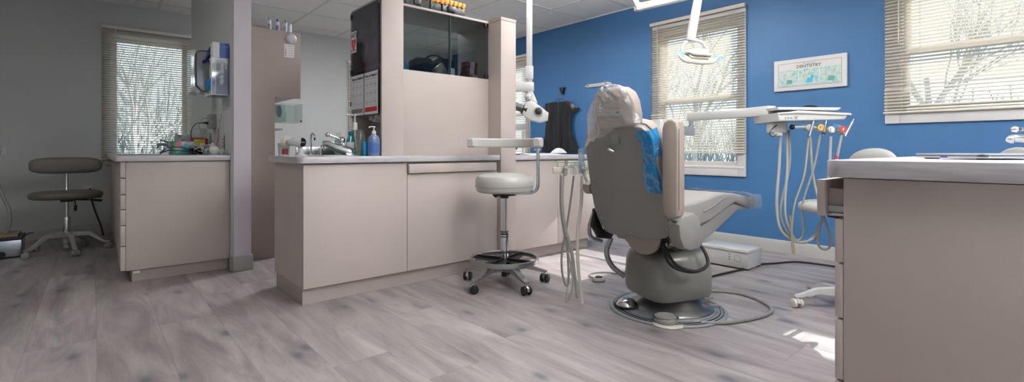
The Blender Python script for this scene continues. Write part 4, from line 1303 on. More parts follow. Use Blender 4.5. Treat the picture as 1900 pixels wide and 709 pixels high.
obj('edge_trim', M().tube([(.664, 4.858, 1.50), (.664, 4.858, 1.775), (.69, 4.858, 1.793), (.829, 4.858, 1.803)], .003, seg=6, sub=0).tube([(.664, 4.858, 1.50), (.70, 4.858, 1.454), (.829, 4.858, 1.43)], .003, seg=6, sub=0), M_INK, t)
obj('clear_flap', M().box(.63, .632, 4.88, 5.11, 1.44, 1.80).box(.632, .664, 4.88, 4.882, 1.44, 1.80), M_ACRYL, t)
obj('towel_lip', M().prism([(.655, 1.50), (.70, 1.452), (.685, 1.425), (.63, 1.46)], -5.11, -4.89, mx=MX['xz']), M_PAPER, t)
t = thing('power_outlet', (.82, 5.0, 1.2), 'grey double outlet box sticking out of the partition wall', 'outlet')
obj('box', M().box(.775, .8295, 4.96, 5.09, 1.14, 1.265, .004), M_GREYP, t)
sk2 = M()
for zz in (1.225, 1.175):
    for dx_ in (-.008, .008):
        sk2.box(.800 + dx_ - .0015, .800 + dx_ + .0015, 4.9585, 4.961, zz - .006, zz + .006)
    sk2.box(.797, .803, 4.9585, 4.961, zz - .016, zz - .011)
obj('slots', sk2, M_INK, t)
t = thing('charger_plug', (.76, 5.0, 1.2), 'black plug with drooping cable in the double outlet', 'plug')
obj('plug', M().cyl((.7745, 5.0, 1.185), (.745, 5.0, 1.187), .013, .009).cyl((.745, 5.0, 1.187), (.72, 5.0, 1.184), .007, .004), M_BLACK, t)
obj('cable', M().tube([(.722, 5.0, 1.184), (.68, 4.99, 1.175), (.645, 4.97, 1.12), (.64, 4.93, 1.05), (.655, 4.86, .99), (.67, 4.80, .95)], .0032, seg=8), M_BLACK, t)
single('white_cable', M().tube([(.774, 5.05, 1.23), (.74, 5.04, 1.225), (.71, 5.03, 1.17), (.715, 5.0, 1.11), (.74, 4.97, 1.04), (.735, 4.90, .97), (.70, 4.80, .95)], .0026, seg=6), M_GREYP, 'thin grey cable hanging from the outlet top socket', 'cable')
t = thing('light_switch', (.83, 4.7, 1.2), 'narrow ivory switch plate on the partition wall', 'switch')
obj('plate', M().box(.8245, .8300, 4.74, 4.815, 1.14, 1.255, .002), M_IVORY, t)
obj('toggle', M().box(.816, .8245, 4.772, 4.782, 1.195, 1.212, .001), M_WHITEP, t)
single('wall_hook', M().cyl((.8295, 4.83, 1.80), (.81, 4.83, 1.80), .006).ball((.808, 4.83, 1.80), .009, 10), M_GREYP, 'tiny grey peg on the partition above the glove dispenser', 'hook')
single('wall_socket', M().box(.035, .085, YF - .008, YF - .0005, .79, .86, .002), M_TRIM, 'small pale socket plate on the grey wall at the window corner', 'socket')
# ---------------------------------------------------------------- right-hand counter (nearest)
def cabinet_right():
    t = thing('base_cabinet', (2.4, 0.1, 0), 'large near taupe cabinet at the right edge with its top drawer open', 'cabinet')
    XA, XB, YA, YBk = 1.63, 3.05, -.75, .434
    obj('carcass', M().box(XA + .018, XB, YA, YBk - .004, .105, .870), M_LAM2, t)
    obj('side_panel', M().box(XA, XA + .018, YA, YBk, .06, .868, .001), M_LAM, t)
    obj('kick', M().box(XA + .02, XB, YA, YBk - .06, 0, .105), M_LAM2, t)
    zs = [.752, .623, .463, .285, .085]
    for k in range(4):
        obj('drawer', M().box(XA + .001, 2.10, YBk + .001, YBk + .022, zs[k + 1] + .003, zs[k] - .003, .0015), M_LAM, t)
    od = obj('drawer', M().box(XA + .001, 2.10, YBk + .047, YBk + .068, .756, .862, .0015), M_LAM, t)
    bx = M().box(XA + .03, XA + .042, YBk - .0, YBk + .046, .765, .835).box(2.05, 2.062, YBk, YBk + .046, .765, .835).box(XA + .03, 2.06, YBk, YBk + .046, .762, .768)
    obj('drawer_box', bx, M_LAM2, od)
    obj('runner', M().box(XA + .020, XA + .0295, YBk + .0, YBk + .046, .768, .786), M_STEEL, od)
    for k in range(2):
        obj('door', M().box(2.105 + k * .473, 2.573 + k * .473, YBk + .001, YBk + .022, .09, .862, .0015), M_LAM, t)
cabinet_right()
single('worktop', rounded_top(1.60, 3.09, -.80, .478, .8715, .920, .05, ('bl', 'br')), M_TOP,
       'thick grey worktop at the right edge with the laptop on it', 'worktop')
t = thing('laptop', (2.2, .1, .92), 'closed silver laptop lying on the near right worktop', 'laptop')
LM = Matrix.Translation((2.165, .160, .9208)) @ Matrix.Rotation(R(-40), 4, 'Z')
def lapfn(z0, z1, k0, k1):
    m = M(); m.prism([(-.16 + .01, -.12), (.16, -.12), (.17, -.10), (.17, .10), (.16, .12), (-.16, .12), (-.17, .10), (-.17, -.10)], z0, z1, mx=LM, bev=.002, smooth=0); return m
obj('base', lapfn(.0035, .0105, 0, 0), mat('laptop_silver', 'b9bcc2', rough=.3, metal=.7), t)
obj('lid', lapfn(.0125, .0175, 0, 0), mat('laptop_silver', 'b9bcc2', rough=.3, metal=.7), t)
obj('gap', M().box(-.165, .165, -.115, .115, .0105, .0125, mx=LM), M_BLACK, t)
ft = M()
for a in (-.13, .13):
    for b_ in (-.09, .09):
        ft.box(a - .02, a + .02, b_ - .006, b_ + .006, 0, .0036, mx=LM)
obj('foot', ft, M_BLACK, t)
obj('port', M().box(-.1708, -.1700, -.01, .015, .0048, .0088, mx=LM).box(.08, .10, -.1208, -.1195, .0048, .0088, mx=LM), mat('port_blue', '1d2f8c', rough=.4), t)
t = thing('chrome_faucet', (2.95, .10, .92), 'chrome faucet at the far right edge of the near worktop', 'faucet')
obj('spout', M().tube([(3.02, .05, .9205), (3.015, .055, .955), (2.97, .09, .985), (2.87, .165, .998), (2.855, .176, .985)], [.022, .02, .017, .016, .014], seg=12), M_CHROME, t)
obj('lever', M().tube([(3.02, .05, .97), (3.0, .065, 1.02), (2.93, .12, 1.035), (2.89, .15, 1.033)], [.012, .009, .007, .009], seg=10).ball((2.875, .162, 1.034), .014, 12), M_CHROME, t)

# ---------------------------------------------------------------- stools
def caster(t, x, y, body, wheelmat, r=.028, ang_=0.0, z=0.0):
    ca, sa = math.cos(ang_), math.sin(ang_)
    c_ = obj('caster', M().cyl((x, y, z + 2 * r + .012), (x, y, z + 2 * r - .004), .010, seg=12).prism(
        [(-r * .95, r * .9), (-r * .9, r * 1.7), (-r * .2, r * 2.15), (r * .7, r * 1.9), (r * .95, r * 1.1), (0, r * 1.0)], -.009, .009,
        mx=Matrix.Translation((x, y, z)) @ Matrix.Rotation(ang_, 4, 'Z') @ MX['xz'], bev=.003), body, t)
    for s in (-1, 1):
        p = Vector((x - sa * s * .012, y + ca * s * .012, z + r + .0005))
        q = Vector((x - sa * s * .028, y + ca * s * .028, z + r + .0005))
        obj('wheel', M().cyl(p, q, r, seg=20, bev=.003), wheelmat, c_)

def star_base(t, n, rad, legmat, castbody, wheelmat, h0=.13, h1=.065, r=.028, w0=.045, w1=.026, a0=0.0, hub=True):
    for k in range(n):
        a = a0 + 2 * PI * k / n
        ca, sa = math.cos(a), math.sin(a)
        def P_(d, z): return (ca * d, sa * d, z)
        pr = [(.02, h0 + .005), (rad * .55, h0 - .006), (rad * .9, h1 + .022), (rad + .012, h1 + .012), (rad + .012, h1), (rad * .88, h1 + .004), (rad * .5, h0 - .035), (.02, h0 - .045)]
        mx = Matrix.Rotation(a, 4, 'Z') @ MX['xz']
        def fn(x, y, z, rad=rad): return (x, y, z * (w0 + (w1 - w0) * min(1, x / rad)))
        obj('leg', M().prism(pr, -.5, .5, mx=mx, bev=.004, fn=fn), legmat, t)
        caster(t, ca * rad, sa * rad, castbody, wheelmat, r, a + 1.1 + k * .7)

# tall assistant stool in the centre
def assistant_stool():
    t = thing('assistant_stool', (0, 0, 0), 'tall pale grey assistant stool with curved arm bar and foot ring', 'stool')
    star_base(t, 5, .295, M_ALU, M_CHROME, M_BLACK, h0=.145, h1=.075, r=.03, a0=R(43), w0=.06, w1=.034)
    obj('hub', M().lathe([(0, .06), (.022, .06), (.022, .10), (.05, .105), (.055, .15), (.04, .17), (0, .17)], seg=24), M_BLACK, t)
    obj('gas_column', M().cyl((0, 0, .13), (0, 0, .36), .027, seg=24, bev=.002).cyl((0, 0, .36), (0, 0, .66), .0165, seg=20), M_CHROME, t)
    kn = M()
    for zz in (.335, .352, .369):
        kn.cyl((0, 0, zz), (0, 0, zz + .008), .0295, seg=24, bev=.002)
    obj('collar', kn, M_BLACK, t)
    obj('foot_ring', M().lathe([(.222, .165), (.242, .165), (.244, .170), (.242, .195), (.226, .195), (.222, .19), (.222, .165)], seg=64), M_STEEL, t)
    for k in range(4):
        a = R(20) + k * PI / 2
        mx = Matrix.Rotation(a, 4, 'Z')
        obj('ring_spoke', M().prism([(.02, .168), (.224, .178), (.224, .19), (.02, .192)], -.006, .006, mx=mx @ MX['xz'], bev=.001).prism(
            [(.02, .03), (.10, .07), (.224, .045), (.224, -.045), (.10, -.07), (.02, -.03)], .170, .174, mx=mx), M_BLACK, t)
    obj('mechanism', M().box(-.07, .07, -.05, .05, .625, .655, .006).cyl((0, 0, .61), (0, 0, .64), .03).tube([(-.04, -.03, .64), (-.10, -.05, .635), (-.12, -.055, .635)], .006, seg=8)
        .ball((-.125, -.057, .635), (.016, .012, .01), 10), M_BLACK, t)
    obj('seat', M().lathe([(0, .652), (.18, .652), (.198, .665), (.205, .69), (.207, .72), (.203, .745), (.19, .765), (.16, .776), (.08, .785), (0, .787)], seg=56), M_PALEV, t)
    obj('seat_seam', M().lathe([(.2065, .694), (.2085, .697), (.2065, .70)], seg=56), M_GREYP, t)
    e = Vector((.757, -.653, 0))       # towards the viewer's right
    f = Vector((.653, .757, 0))
    def P_(r_, d, z): return tuple(e * r_ + f * d + Vector((0, 0, z)))
    obj('arm_post', M().tube([P_(.03, 0, .645), P_(.13, 0, .645), P_(.20, 0, .65), P_(.232, 0, .68), P_(.236, 0, .75), P_(.236, 0, .96)], .0125, seg=14).cyl(P_(.236, 0, .945), P_(.236, 0, .958), .026), M_CHROME, t)
    # curved padded arm bar
    path = [P_(.232 * math.cos(a) * 1.06, .235 * math.sin(a), 1.0) for a in [R(-28) + R(205) * k / 24 for k in range(25)]]
    m = M()
    bm_ = bmesh.new(); rings = []
    PP = [Vector(p) for p in path]
    sec = [(-.020, -.034), (.020, -.034), (.027, -.026), (.029, 0), (.027, .026), (.020, .034), (-.020, .034), (-.027, .026), (-.029, 0), (-.027, -.026)]
    N_ = len(PP)
    for i, p in enumerate(PP):
        d = (PP[min(i + 1, N_ - 1)] - PP[max(i - 1, 0)]).normalized()
        sd = d.cross(Vector((0, 0, 1)))
        k = 1.0
        if i in (0, N_ - 1): k = .72
        q = p
        rings.append([bm_.verts.new(q + sd * a * k + Vector((0, 0, 1)) * b_ * k) for a, b_ in sec])
    for A, B in zip(rings, rings[1:]):
        for j in range(10):
            bm_.faces.new((A[j], A[(j + 1) % 10], B[(j + 1) % 10], B[j]))
    bm_.faces.new(rings[0][::-1]); bm_.faces.new(rings[-1])
    bmesh.ops.recalc_face_normals(bm_, faces=bm_.faces[:])
    m._add(bm_)
    obj('arm_bar', m, M_PALEV, t)
    t.location = (2.20, 2.63, 0)
assistant_stool()

def pad(m, w, d, h, z, cx=0, cy=0, mx=None, dome=.3):
    """soft superellipse cushion"""
    def fn(u, v):
        a = 2 * PI * u; b_ = -PI / 2 + PI * v
        ce_ = lambda x, p: math.copysign(abs(x) ** p, x)
        cb_ = ce_(math.cos(b_), .35)
        return Vector((cx + w / 2 * cb_ * ce_(math.cos(a), .75), cy + d / 2 * cb_ * ce_(math.sin(a), .75), z + h / 2 * ce_(math.sin(b_), .8 if b_ > 0 else .5)))
    t = bmesh.new(); nu, nv = 40, 16
    g = [[t.verts.new(fn(i / nu, j / nv)) for j in range(nv + 1)] for i in range(nu)]
    for i in range(nu):
        for j in range(nv):
            t.faces.new((g[i][j], g[(i + 1) % nu][j], g[(i + 1) % nu][j + 1], g[i][j + 1]))
    bmesh.ops.remove_doubles(t, verts=t.verts[:], dist=1e-5)
    bmesh.ops.recalc_face_normals(t, faces=t.faces[:])
    return m._add(t, mx)

def operator_stool(label, seatmat, castbody, wheelmat, legmat, seat_z=.57, bw=.50, sw=.50, levers=True, bh=.155, name='operator_stool', rad=.27, bz=.245, a0=18, body=None, h0=.125, be=.55):
    """low stool facing local +x, backrest at -x"""
    body = body or M_BLACK
    t = thing(name, (0, 0, 0), label, 'stool')
    star_base(t, 5, rad, legmat, castbody, wheelmat, h0=h0, h1=.062, r=.027, a0=R(a0))
    obj('hub', M().lathe([(0, .04), (.024, .04), (.024, .08), (.035, .085), (.04, .125), (.03, .135), (0, .135)], seg=20), legmat, t)
    obj('gas_column', M().cyl((0, 0, .11), (0, 0, .33), .025, bev=.002).cyl((0, 0, .33), (0, 0, seat_z - .07), .014), M_CHROME, t)
    mm = M().box(-.09, .06, -.045, .045, seat_z - .085, seat_z - .055, .006)
    obj('mechanism', mm, M_BLACK, t)
    if levers:
        for sy_, dx_ in ((1, .02), (1, -.05)):
            lv = obj('lever', M().tube([(dx_, .03 * sy_, seat_z - .07), (dx_ - .01, .12 * sy_, seat_z - .078), (dx_ - .02, .20 * sy_, seat_z - (.085 if dx_ > 0 else .06))], .005, seg=8), M_BLACK, t)
            obj('grip', M().tube([(dx_ - .018, .18 * sy_, seat_z - (.083 if dx_ > 0 else .063)), (dx_ - .026, .25 * sy_, seat_z - (.094 if dx_ > 0 else .058))], [.009, .012], seg=8, sub=0), M_BLACK, lv)
        dl = obj('lever', M().cyl((.0, .055, seat_z - .075), (.0, .06, seat_z - .13), .005, seg=8), M_BLACK, t)
        obj('grip', M().cyl((.0, .06, seat_z - .125), (.0, .06, seat_z - .175), .011, seg=8), M_BLACK, dl)
    s_ = M(); pad(s_, .42, sw, .075, seat_z - .022)
    obj('seat', s_, seatmat, t)
    obj('back_post', M().tube([(-.06, 0, seat_z - .07), (-.20, 0, seat_z - .072), (-.235, 0, seat_z - .04), (-.245, 0, seat_z + .10), (-.245, 0, seat_z + bz)], .013, seg=10), M_CHROME, t)
    # curved backrest
    def fn(u, v):
        a = 2 * PI * u; b_ = -PI / 2 + PI * v
        ce_ = lambda x, p: math.copysign(abs(x) ** p, x)
        y = bw / 2 * ce_(math.cos(a), be) * ce_(math.cos(b_), .4)
        z = bh / 2 * ce_(math.sin(a), be) * ce_(math.cos(b_), .4)
        x = -.215 + .03 * math.sin(b_) + .55 * y * y
        return Vector((x, y, seat_z + bz + z))
    t_ = bmesh.new(); nu, nv = 40, 12
    g = [[t_.verts.new(fn(i / nu, j / nv)) for j in range(nv + 1)] for i in range(nu)]
    for i in range(nu):
        for j in range(nv):
            t_.faces.new((g[i][j], g[(i + 1) % nu][j], g[(i + 1) % nu][j + 1], g[i][j + 1]))
    bmesh.ops.remove_doubles(t_, verts=t_.verts[:], dist=1e-5)
    bmesh.ops.recalc_face_normals(t_, faces=t_.faces[:])
    obj('backrest', M()._add(t_), seatmat, t)
    return t
so = operator_stool('low dark grey stool with wide backrest in front of the left grey wall', M_DARKV, M_GREYP, M_GREYP, mat('satin_grey_leg', 'b0b0ae', rough=.45, metal=.35), seat_z=.555, bw=.52, sw=.52, a0=66 + 88, rad=.30, h0=.185)
so.location = (-.18, 6.12, 0); so.rotation_euler = (0, 0, R(-88))
so2 = operator_stool('pale grey wheeled stool half hidden behind the right-hand cabinet', M_PALEV, M_PALEV2 if 'M_PALEV2' in globals() else M_WHITEP, M_IVORY, M_WHITEP, seat_z=.63, bw=.36, sw=.40, levers=True, bh=.22, rad=.25, bz=.22, a0=-85, be=.9)
so2.location = (3.38, .91, 0); so2.rotation_euler = (0, 0, R(145))
so3 = operator_stool('pale grey backrest of a second stool showing just above the laptop', M_PALEV, M_WHITEP, M_IVORY, M_WHITEP, seat_z=.58, bw=.36, sw=.40, levers=False, bh=.24, rad=.27, bz=.265, a0=10, be=.9)
so3.location = (3.92, .40, 0); so3.rotation_euler = (0, 0, R(120))
# ---------------------------------------------------------------- dental chair
chair = thing('dental_chair', (2.61, 1.60, 0), 'large grey dental patient chair with plastic-covered headrest', 'dental chair')
base = obj('base_body', M(), M_CHBASE, chair) if False else None
m = M()
def sqsec(r, z, sx, sy, cx=0, cy=0, p=.45, n=44):
    ce_ = lambda x, q: math.copysign(abs(x) ** q, x)
    return [(2.61 + cx + sx * ce_(math.cos(2 * PI * i / n), p), 1.60 + cy + sy * ce_(math.sin(2 * PI * i / n), p), z) for i in range(n)]
def loft(rings, cap=True):
    t = bmesh.new()
    vs = [[t.verts.new(p) for p in r] for r in rings]
    n = len(rings[0])
    for A, B in zip(vs, vs[1:]):
        for j in range(n):
            t.faces.new((A[j], A[(j + 1) % n], B[(j + 1) % n], B[j]))
    if cap:
        t.faces.new(vs[0][::-1]); t.faces.new(vs[-1])
    bmesh.ops.recalc_face_normals(t, faces=t.faces[:])
    return M()._add(t)
def rot_ring(r, a):
    ca, sa = math.cos(a), math.sin(a)
    return [(2.61 + (x - 2.61) * ca - (y - 1.6) * sa, 1.6 + (x - 2.61) * sa + (y - 1.6) * ca, z) for x, y, z in r]
BA = R(-22)
spec = [(.088, .175, .165, .0), (.098, .196, .186, 0), (.125, .206, .196, 0), (.20, .208, .198, 0), (.30, .200, .190, .0), (.335, .188, .180, 0.0), (.358, .165, .160, .005), (.370, .13, .13, .01), (.374, .07, .08, .02)]
body = obj('base_housing', loft([rot_ring(sqsec(0, z, a, b_, c, 0, .40), BA) for z, a, b_, c in spec]), M_CHBASE, chair)
obj('base_disc', M().lathe([(0, .0), (.333, .0), (.336, .006), (.325, .012), (.318, .009), (.308, .015), (.30, .011), (.288, .018), (.28, .014), (.268, .021), (.255, .018), (.24, .022), (0, .022)], c=(2.61, 1.60, 0), seg=72), M_MAT, chair)
for rr_ in (.313, .296, .275):
    obj('disc_groove', M().lathe([(rr_ - .0025, .010), (rr_ - .0025, .0175 if rr_ < .3 else .0145), (rr_ + .0025, .0165 if rr_ < .3 else .0135), (rr_ + .0025, .010)], c=(2.61, 1.60, 0), seg=72), M_INK, chair)
obj('flared_foot', M().lathe([(.242, .022), (.235, .030), (.20, .045), (.165, .065), (.15, .085), (.145, .10), (0, .10)], c=(2.63, 1.585, 0), seg=48), mat('dark_satin_metal', '8d8d8d', rough=.3, metal=.8), chair)
obj('front_foot', M().lathe([(0, .022), (.062, .022), (.066, .032), (.05, .055), (.03, .066), (0, .068)], c=(2.405, 1.74, 0), seg=28), M_CHROME, chair)
obj('foot_gasket', M().tube([(2.405 + .07 * math.cos(a), 1.74 + .07 * math.sin(a), .030) for a in [i * PI / 8 for i in range(16)]], .005, closed=True, sub=2), M_RUBBER, chair)
obj('drain_valve', M().cyl((2.62, 1.375, .085), (2.62, 1.345, .085), .02, seg=14).cyl((2.64, 1.36, .065), (2.70, 1.32, .062), .009, seg=10).cyl((2.60, 1.36, .115), (2.64, 1.33, .118), .006, seg=8), M_STEEL, chair)
obj('lift_column', M().prism([(-.10, 0), (.12, 0), (.10, .17), (-.02, .17)], -.09, .09, mx=Matrix.Translation((2.62, 1.58, .37)) @ MX['xz'], bev=.015, seg=3), M_CHBASE, chair)
# under-seat frame and legs of the tilt linkage
obj('seat_frame', M().pxz([(2.36, .50), (2.42, .455), (2.60, .43), (2.80, .46), (3.02, .535), (3.12, .575), (2.98, .60), (2.60, .53), (2.40, .53)], 1.44, 1.78, bev=.01), M_CHSHELL, chair)
obj('linkage_cover', M().box(2.40, 2.56, 1.46, 1.76, .40, .50, .02, 3), M_DARKV, chair)
# back shell (outline measured in the shell's own plane)
K_ = -.36
def sm(y, z, n=0.0):        # point on shell plane + n along its normal (towards the patient)
    ln = math.sqrt(1 + K_ * K_)
    return Vector((2.28 + K_ * (z - .525) + n / ln, y, z - n * K_ / ln))
def shell_prism(outline, n0, n1, bev=0.0, fn=None, smooth=0):
    ln = math.sqrt(1 + K_ * K_)
    o = Vector((2.28, 0, .525)); u = Vector((0, 1, 0)); v = Vector((K_ / ln, 0, 1 / ln)); n_ = v.cross(u) * -1
    n_ = u.cross(v)                               # (+x, up): towards the patient side
    mx = Matrix(((u.x, v.x, n_.x, o.x), (u.y, v.y, n_.y, o.y), (u.z, v.z, n_.z, o.z), (0, 0, 0, 1)))
    return M().prism([(a, (z - .525) * ln) for a, z in outline], n0, n1, mx=mx, bev=bev, seg=3, fn=fn, smooth=smooth)
out = [(1.810, .985), (1.790, 1.035), (1.755, 1.068), (1.70, 1.080), (1.62, 1.083), (1.47, 1.080), (1.415, 1.066), (1.385, 1.035), (1.368, .99), (1.360, .92), (1.355, .81), (1.362, .64), (1.369, .536), (1.378, .508), (1.411, .486), (1.486, .465), (1.536, .460), (1.637, .472), (1.732, .455), (1.79, .470), (1.835, .510), (1.848, .56), (1.852, .64), (1.838, .78)]
bulge = lambda x, y, z: (x, y, z - .030 * max(0, 1 - ((x - 1.60) / .27) ** 2) * max(0, 1 - ((y - .27) / .42) ** 2) + .006)
def shell_surface(n0, n1, inset=0.0):
    pass
sh = obj('back_shell', shell_prism(out, -.012, .030, bev=.010), M_CHSHELL, chair)
scr = M()
for y_, z_ in ((1.455, 1.04), (1.80, .79), (1.375, .78), (1.81, .56), (1.385, .545)):
    a = sm(y_, z_, -.0125)
    scr.cyl(a, a + Vector((-.942, 0, -.339)) * .003, .006, seg=12)
obj('shell_screw', scr, M_STEEL, sh)
a = sm(1.62, .955, -.012)
obj('headrest_knob', M().cyl(a, a + Vector((-.942, 0, -.339)) * .02, .008, seg=12).tube([a + Vector((-.02, .012, .005)), a + Vector((-.035, .0, .0)), a + Vector((-.03, -.03, -.012))], [.007, .01, .006], seg=8), M_CHROME, sh)
big = [(1.605 + (y_ - 1.605) * 1.022, .77 + (z_ - .77) * 1.015) for y_, z_ in out]
obj('back_piping', shell_prism(big, .030, .036, bev=.002), M_EDGE, chair)
obj('back_cushion', shell_prism([(1.61 + (y_ - 1.61) * 1.0, .77 + (z_ - .77) * 1.01) for y_, z_ in out], .0365, .115, bev=.03), M_TAUPEV, chair)
# lumbar / seat rear pads seen below the shell
obj('seat_rear_pad', M().prism([(1.485, .505), (1.645, .50), (1.70, .46), (1.67, .40), (1.60, .365), (1.53, .375), (1.487, .42)], 2.325, 2.36, mx=MX['yz'], bev=.012, seg=3, smooth=3), M_TAUPEV, chair)
obj('seat_rear_block', M().box(2.37, 2.46, 1.66, 1.80, .42, .53, .02, 3), M_TAUPEV, chair)
# seat and leg rest, extruded side profile with tapering width
def taper(x, y, z):
    k = max(0, min(1, (x - 2.75) / .75))
    w_ = 1.0 - .16 * k
    return (x, 1.60 + (y - 1.60) * w_, z)
seatp = [(2.40, .655), (2.52, .660), (2.70, .678), (2.80, .690), (2.90, .690), (3.02, .680), (3.14, .663), (3.34, .630), (3.40, .612), (3.405, .585), (3.36, .568), (3.20, .585), (3.06, .618), (2.96, .600), (2.84, .570), (2.70, .535), (2.50, .515), (2.40, .53)]
def pxz_fn(m_, poly, y0, y1, bev, fn, seg=3):
    t = M().pxz(poly, y0, y1, bev=bev, seg=seg)
    for v in t.bm.verts:
        v.co = Vector(fn(*v.co))
    return t
obj('seat_cushion', pxz_fn(None, seatp, 1.375, 1.83, .035, taper, 4), M_GREYV, chair)
legp = [(2.56, .505), (2.70, .53), (2.84, .565), (2.97, .60), (3.06, .612), (3.20, .580), (3.33, .562), (3.28, .550), (3.12, .565), (3.00, .528), (2.86, .485), (2.76, .455), (2.66, .428), (2.58, .415), (2.50, .43)]
obj('leg_shell', pxz_fn(None, legp, 1.39, 1.81, .008, taper), M_CHSHELL, chair)
obj('cushion_piping', M().tube([(2.62, 1.3735, .60), (2.75, 1.376, .625), (2.86, 1.381, .655), (2.98, 1.392, .652), (3.12, 1.405, .632), (3.28, 1.418, .61), (3.38, 1.43, .60)], .0035, seg=6), M_CHSHELL, chair)
# clear cover over the foot end
def cover(u, v):
    a = 2 * PI * u
    x = 3.18 + .245 * v
    ww, hh = .245 - .03 * v, .052
    ce_ = lambda q, p: math.copysign(abs(q) ** p, q)
    n_ = noise.noise(Vector((math.cos(a) * 3, math.sin(a) * 3, v * 4)))
    zc = .628 - .03 * v
    return (x, 1.60 + (ww + n_ * .010) * ce_(math.cos(a), .4), zc + (hh + n_ * .012) * ce_(math.sin(a), .5))
obj('foot_cover', M().surf(cover, 64, 10), M_BAG, chair)
endc = M().surf(lambda u, v: (3.425 + .004 * noise.noise(Vector((u * 5, v * 5, 1))), 1.60 + .215 * (2 * u - 1), .598 + .05 * (2 * v - 1)), 10, 6)
obj('foot_cover_end', endc, M_BAG, chair)
# arms
def arm(y0, y1, label=None):
    poly = [(2.085, .66), (2.10, .625), (2.135, .610), (2.165, .625), (2.18, .66), (2.175, 1.04), (2.165, 1.085), (2.135, 1.105), (2.10, 1.09), (2.08, 1.05)]
    return M().pxz(poly, y0, y1, bev=.0)
armp = [(1.245, .66), (1.252, .628), (1.275, .612), (1.30, .610), (1.325, .622), (1.335, .66), (1.335, 1.05), (1.325, 1.085), (1.30, 1.101), (1.275, 1.101), (1.252, 1.085), (1.245, 1.05)]
ar_ = obj('armrest', M().prism(armp, 2.125, 2.195, mx=MX['yz'], bev=.014, seg=3), M_TAUPEV, chair)
obj('arm_stitching', M().tube([(2.1315, 1.245 - .0035 + (y_ - 1.245) * 1.0, z_) for y_, z_ in []] or [(2.135, 1.2435, .66), (2.135, 1.2435, .86), (2.135, 1.2435, 1.05)], .0016, seg=6), M_EDGE, ar_)
ar2 = obj('armrest', M().pxz([(2.20, .715), (2.22, .69), (2.70, .66), (2.73, .68), (2.73, .705), (2.70, .725), (2.24, .765), (2.20, .745)], 1.862, 1.915, bev=.014), M_TAUPEV, chair)
hinge = [(2.21, .575), (2.235, .612), (2.36, .622), (2.40, .60), (2.425, .55), (2.455, .50), (2.445, .452), (2.41, .435), (2.32, .432), (2.255, .455), (2.22, .51)]
obj('hinge_cover', M().pxz(hinge, 1.285, 1.355, bev=.010), M_CHSHELL, chair)
obj('hinge_cover', M().pxz([(a + .10, b_) for a, b_ in hinge], 1.842, 1.868, bev=.006), M_CHSHELL, chair)
obj('arm_bracket', M().rbar((2.16, 1.31, .615), (2.26, 1.32, .585), .03, .02), M_STEEL, chair)
obj('arm_bracket', M().rbar((2.45, 1.88, .56), (2.50, 1.89, .66), .03, .02), M_STEEL, chair)
# far-side curved handle tube
obj('side_tube', M().tube([(2.27, 1.87, .60), (2.255, 1.90, .50), (2.29, 1.92, .425), (2.37, 1.90, .39)], [.010, .012, .012, .010], seg=10), M_ALU, chair)
obj('side_guard', M().prism([(2.26, .60), (2.24, .50), (2.30, .42), (2.42, .40), (2.45, .44), (2.34, .47)], -1.885, -1.865, mx=MX['xz'], bev=.004), M_BLACK, chair)
obj('support_tube', M().tube([(2.46, 1.90, .40), (2.44, 1.92, .31), (2.47, 1.90, .22), (2.52, 1.84, .16)], .017, seg=12), M_ALU, chair)
for k, (a, b_, c_) in enumerate((((2.36, 1.48, .45), (2.36, 1.40, .34), (2.44, 1.33, .30)), ((2.38, 1.50, .44), (2.40, 1.45, .32), (2.47, 1.36, .285)))):
    obj('hydraulic_hose', M().tube([a, b_, c_, (2.56, 1.32, .32), (2.58, 1.36, .40), (2.55, 1.42, .45)], .009, seg=10), M_RUBBER, chair)
obj('tilt_ram', M().cyl((2.36, 1.44, .445), (2.48, 1.36, .445), .016, seg=14).cyl((2.38, 1.46, .43), (2.46, 1.62, .44), .012, seg=12), M_STEEL, chair)
# headrest
hr = [(1.445, 1.07), (1.437, 1.12), (1.443, 1.19), (1.462, 1.235), (1.50, 1.262), (1.56, 1.272), (1.62, 1.268), (1.672, 1.248), (1.70, 1.21), (1.712, 1.15), (1.716, 1.10), (1.715, 1.07), (1.70, 1.058), (1.46, 1.058)]
def hr_prism(poly, n0, n1, bev, k=-.2, x0=2.04, z0=1.2):
    ln = math.sqrt(1 + k * k)
    o = Vector((x0, 0, z0)); u = Vector((0, 1, 0)); v = Vector((k / ln, 0, 1 / ln)); n_ = u.cross(v)
    mx = Matrix(((u.x, v.x, n_.x, o.x), (u.y, v.y, n_.y, o.y), (u.z, v.z, n_.z, o.z), (0, 0, 0, 1)))
    return M().prism([(a, (z - z0) * ln) for a, z in poly], n0, n1, mx=mx, bev=bev, seg=3)
hd = obj('headrest', hr_prism(hr, 0, .075, .02), M_TAUPEV, chair)
obj('headrest_plate', hr_prism([(1.515, 1.125), (1.675, 1.125), (1.675, 1.158), (1.515, 1.158)], -.006, 0, .001), M_GREYP, hd)
sc2 = M()
for y_ in (1.535, 1.655):
    sc2.cyl((2.042, y_, 1.142), (2.036, y_, 1.142), .004, seg=8)
obj('plate_screw', sc2, M_BLACK, hd)
obj('headrest_bar', M().box(2.085, 2.095, 1.56, 1.61, .98, 1.10), M_STEEL, chair)
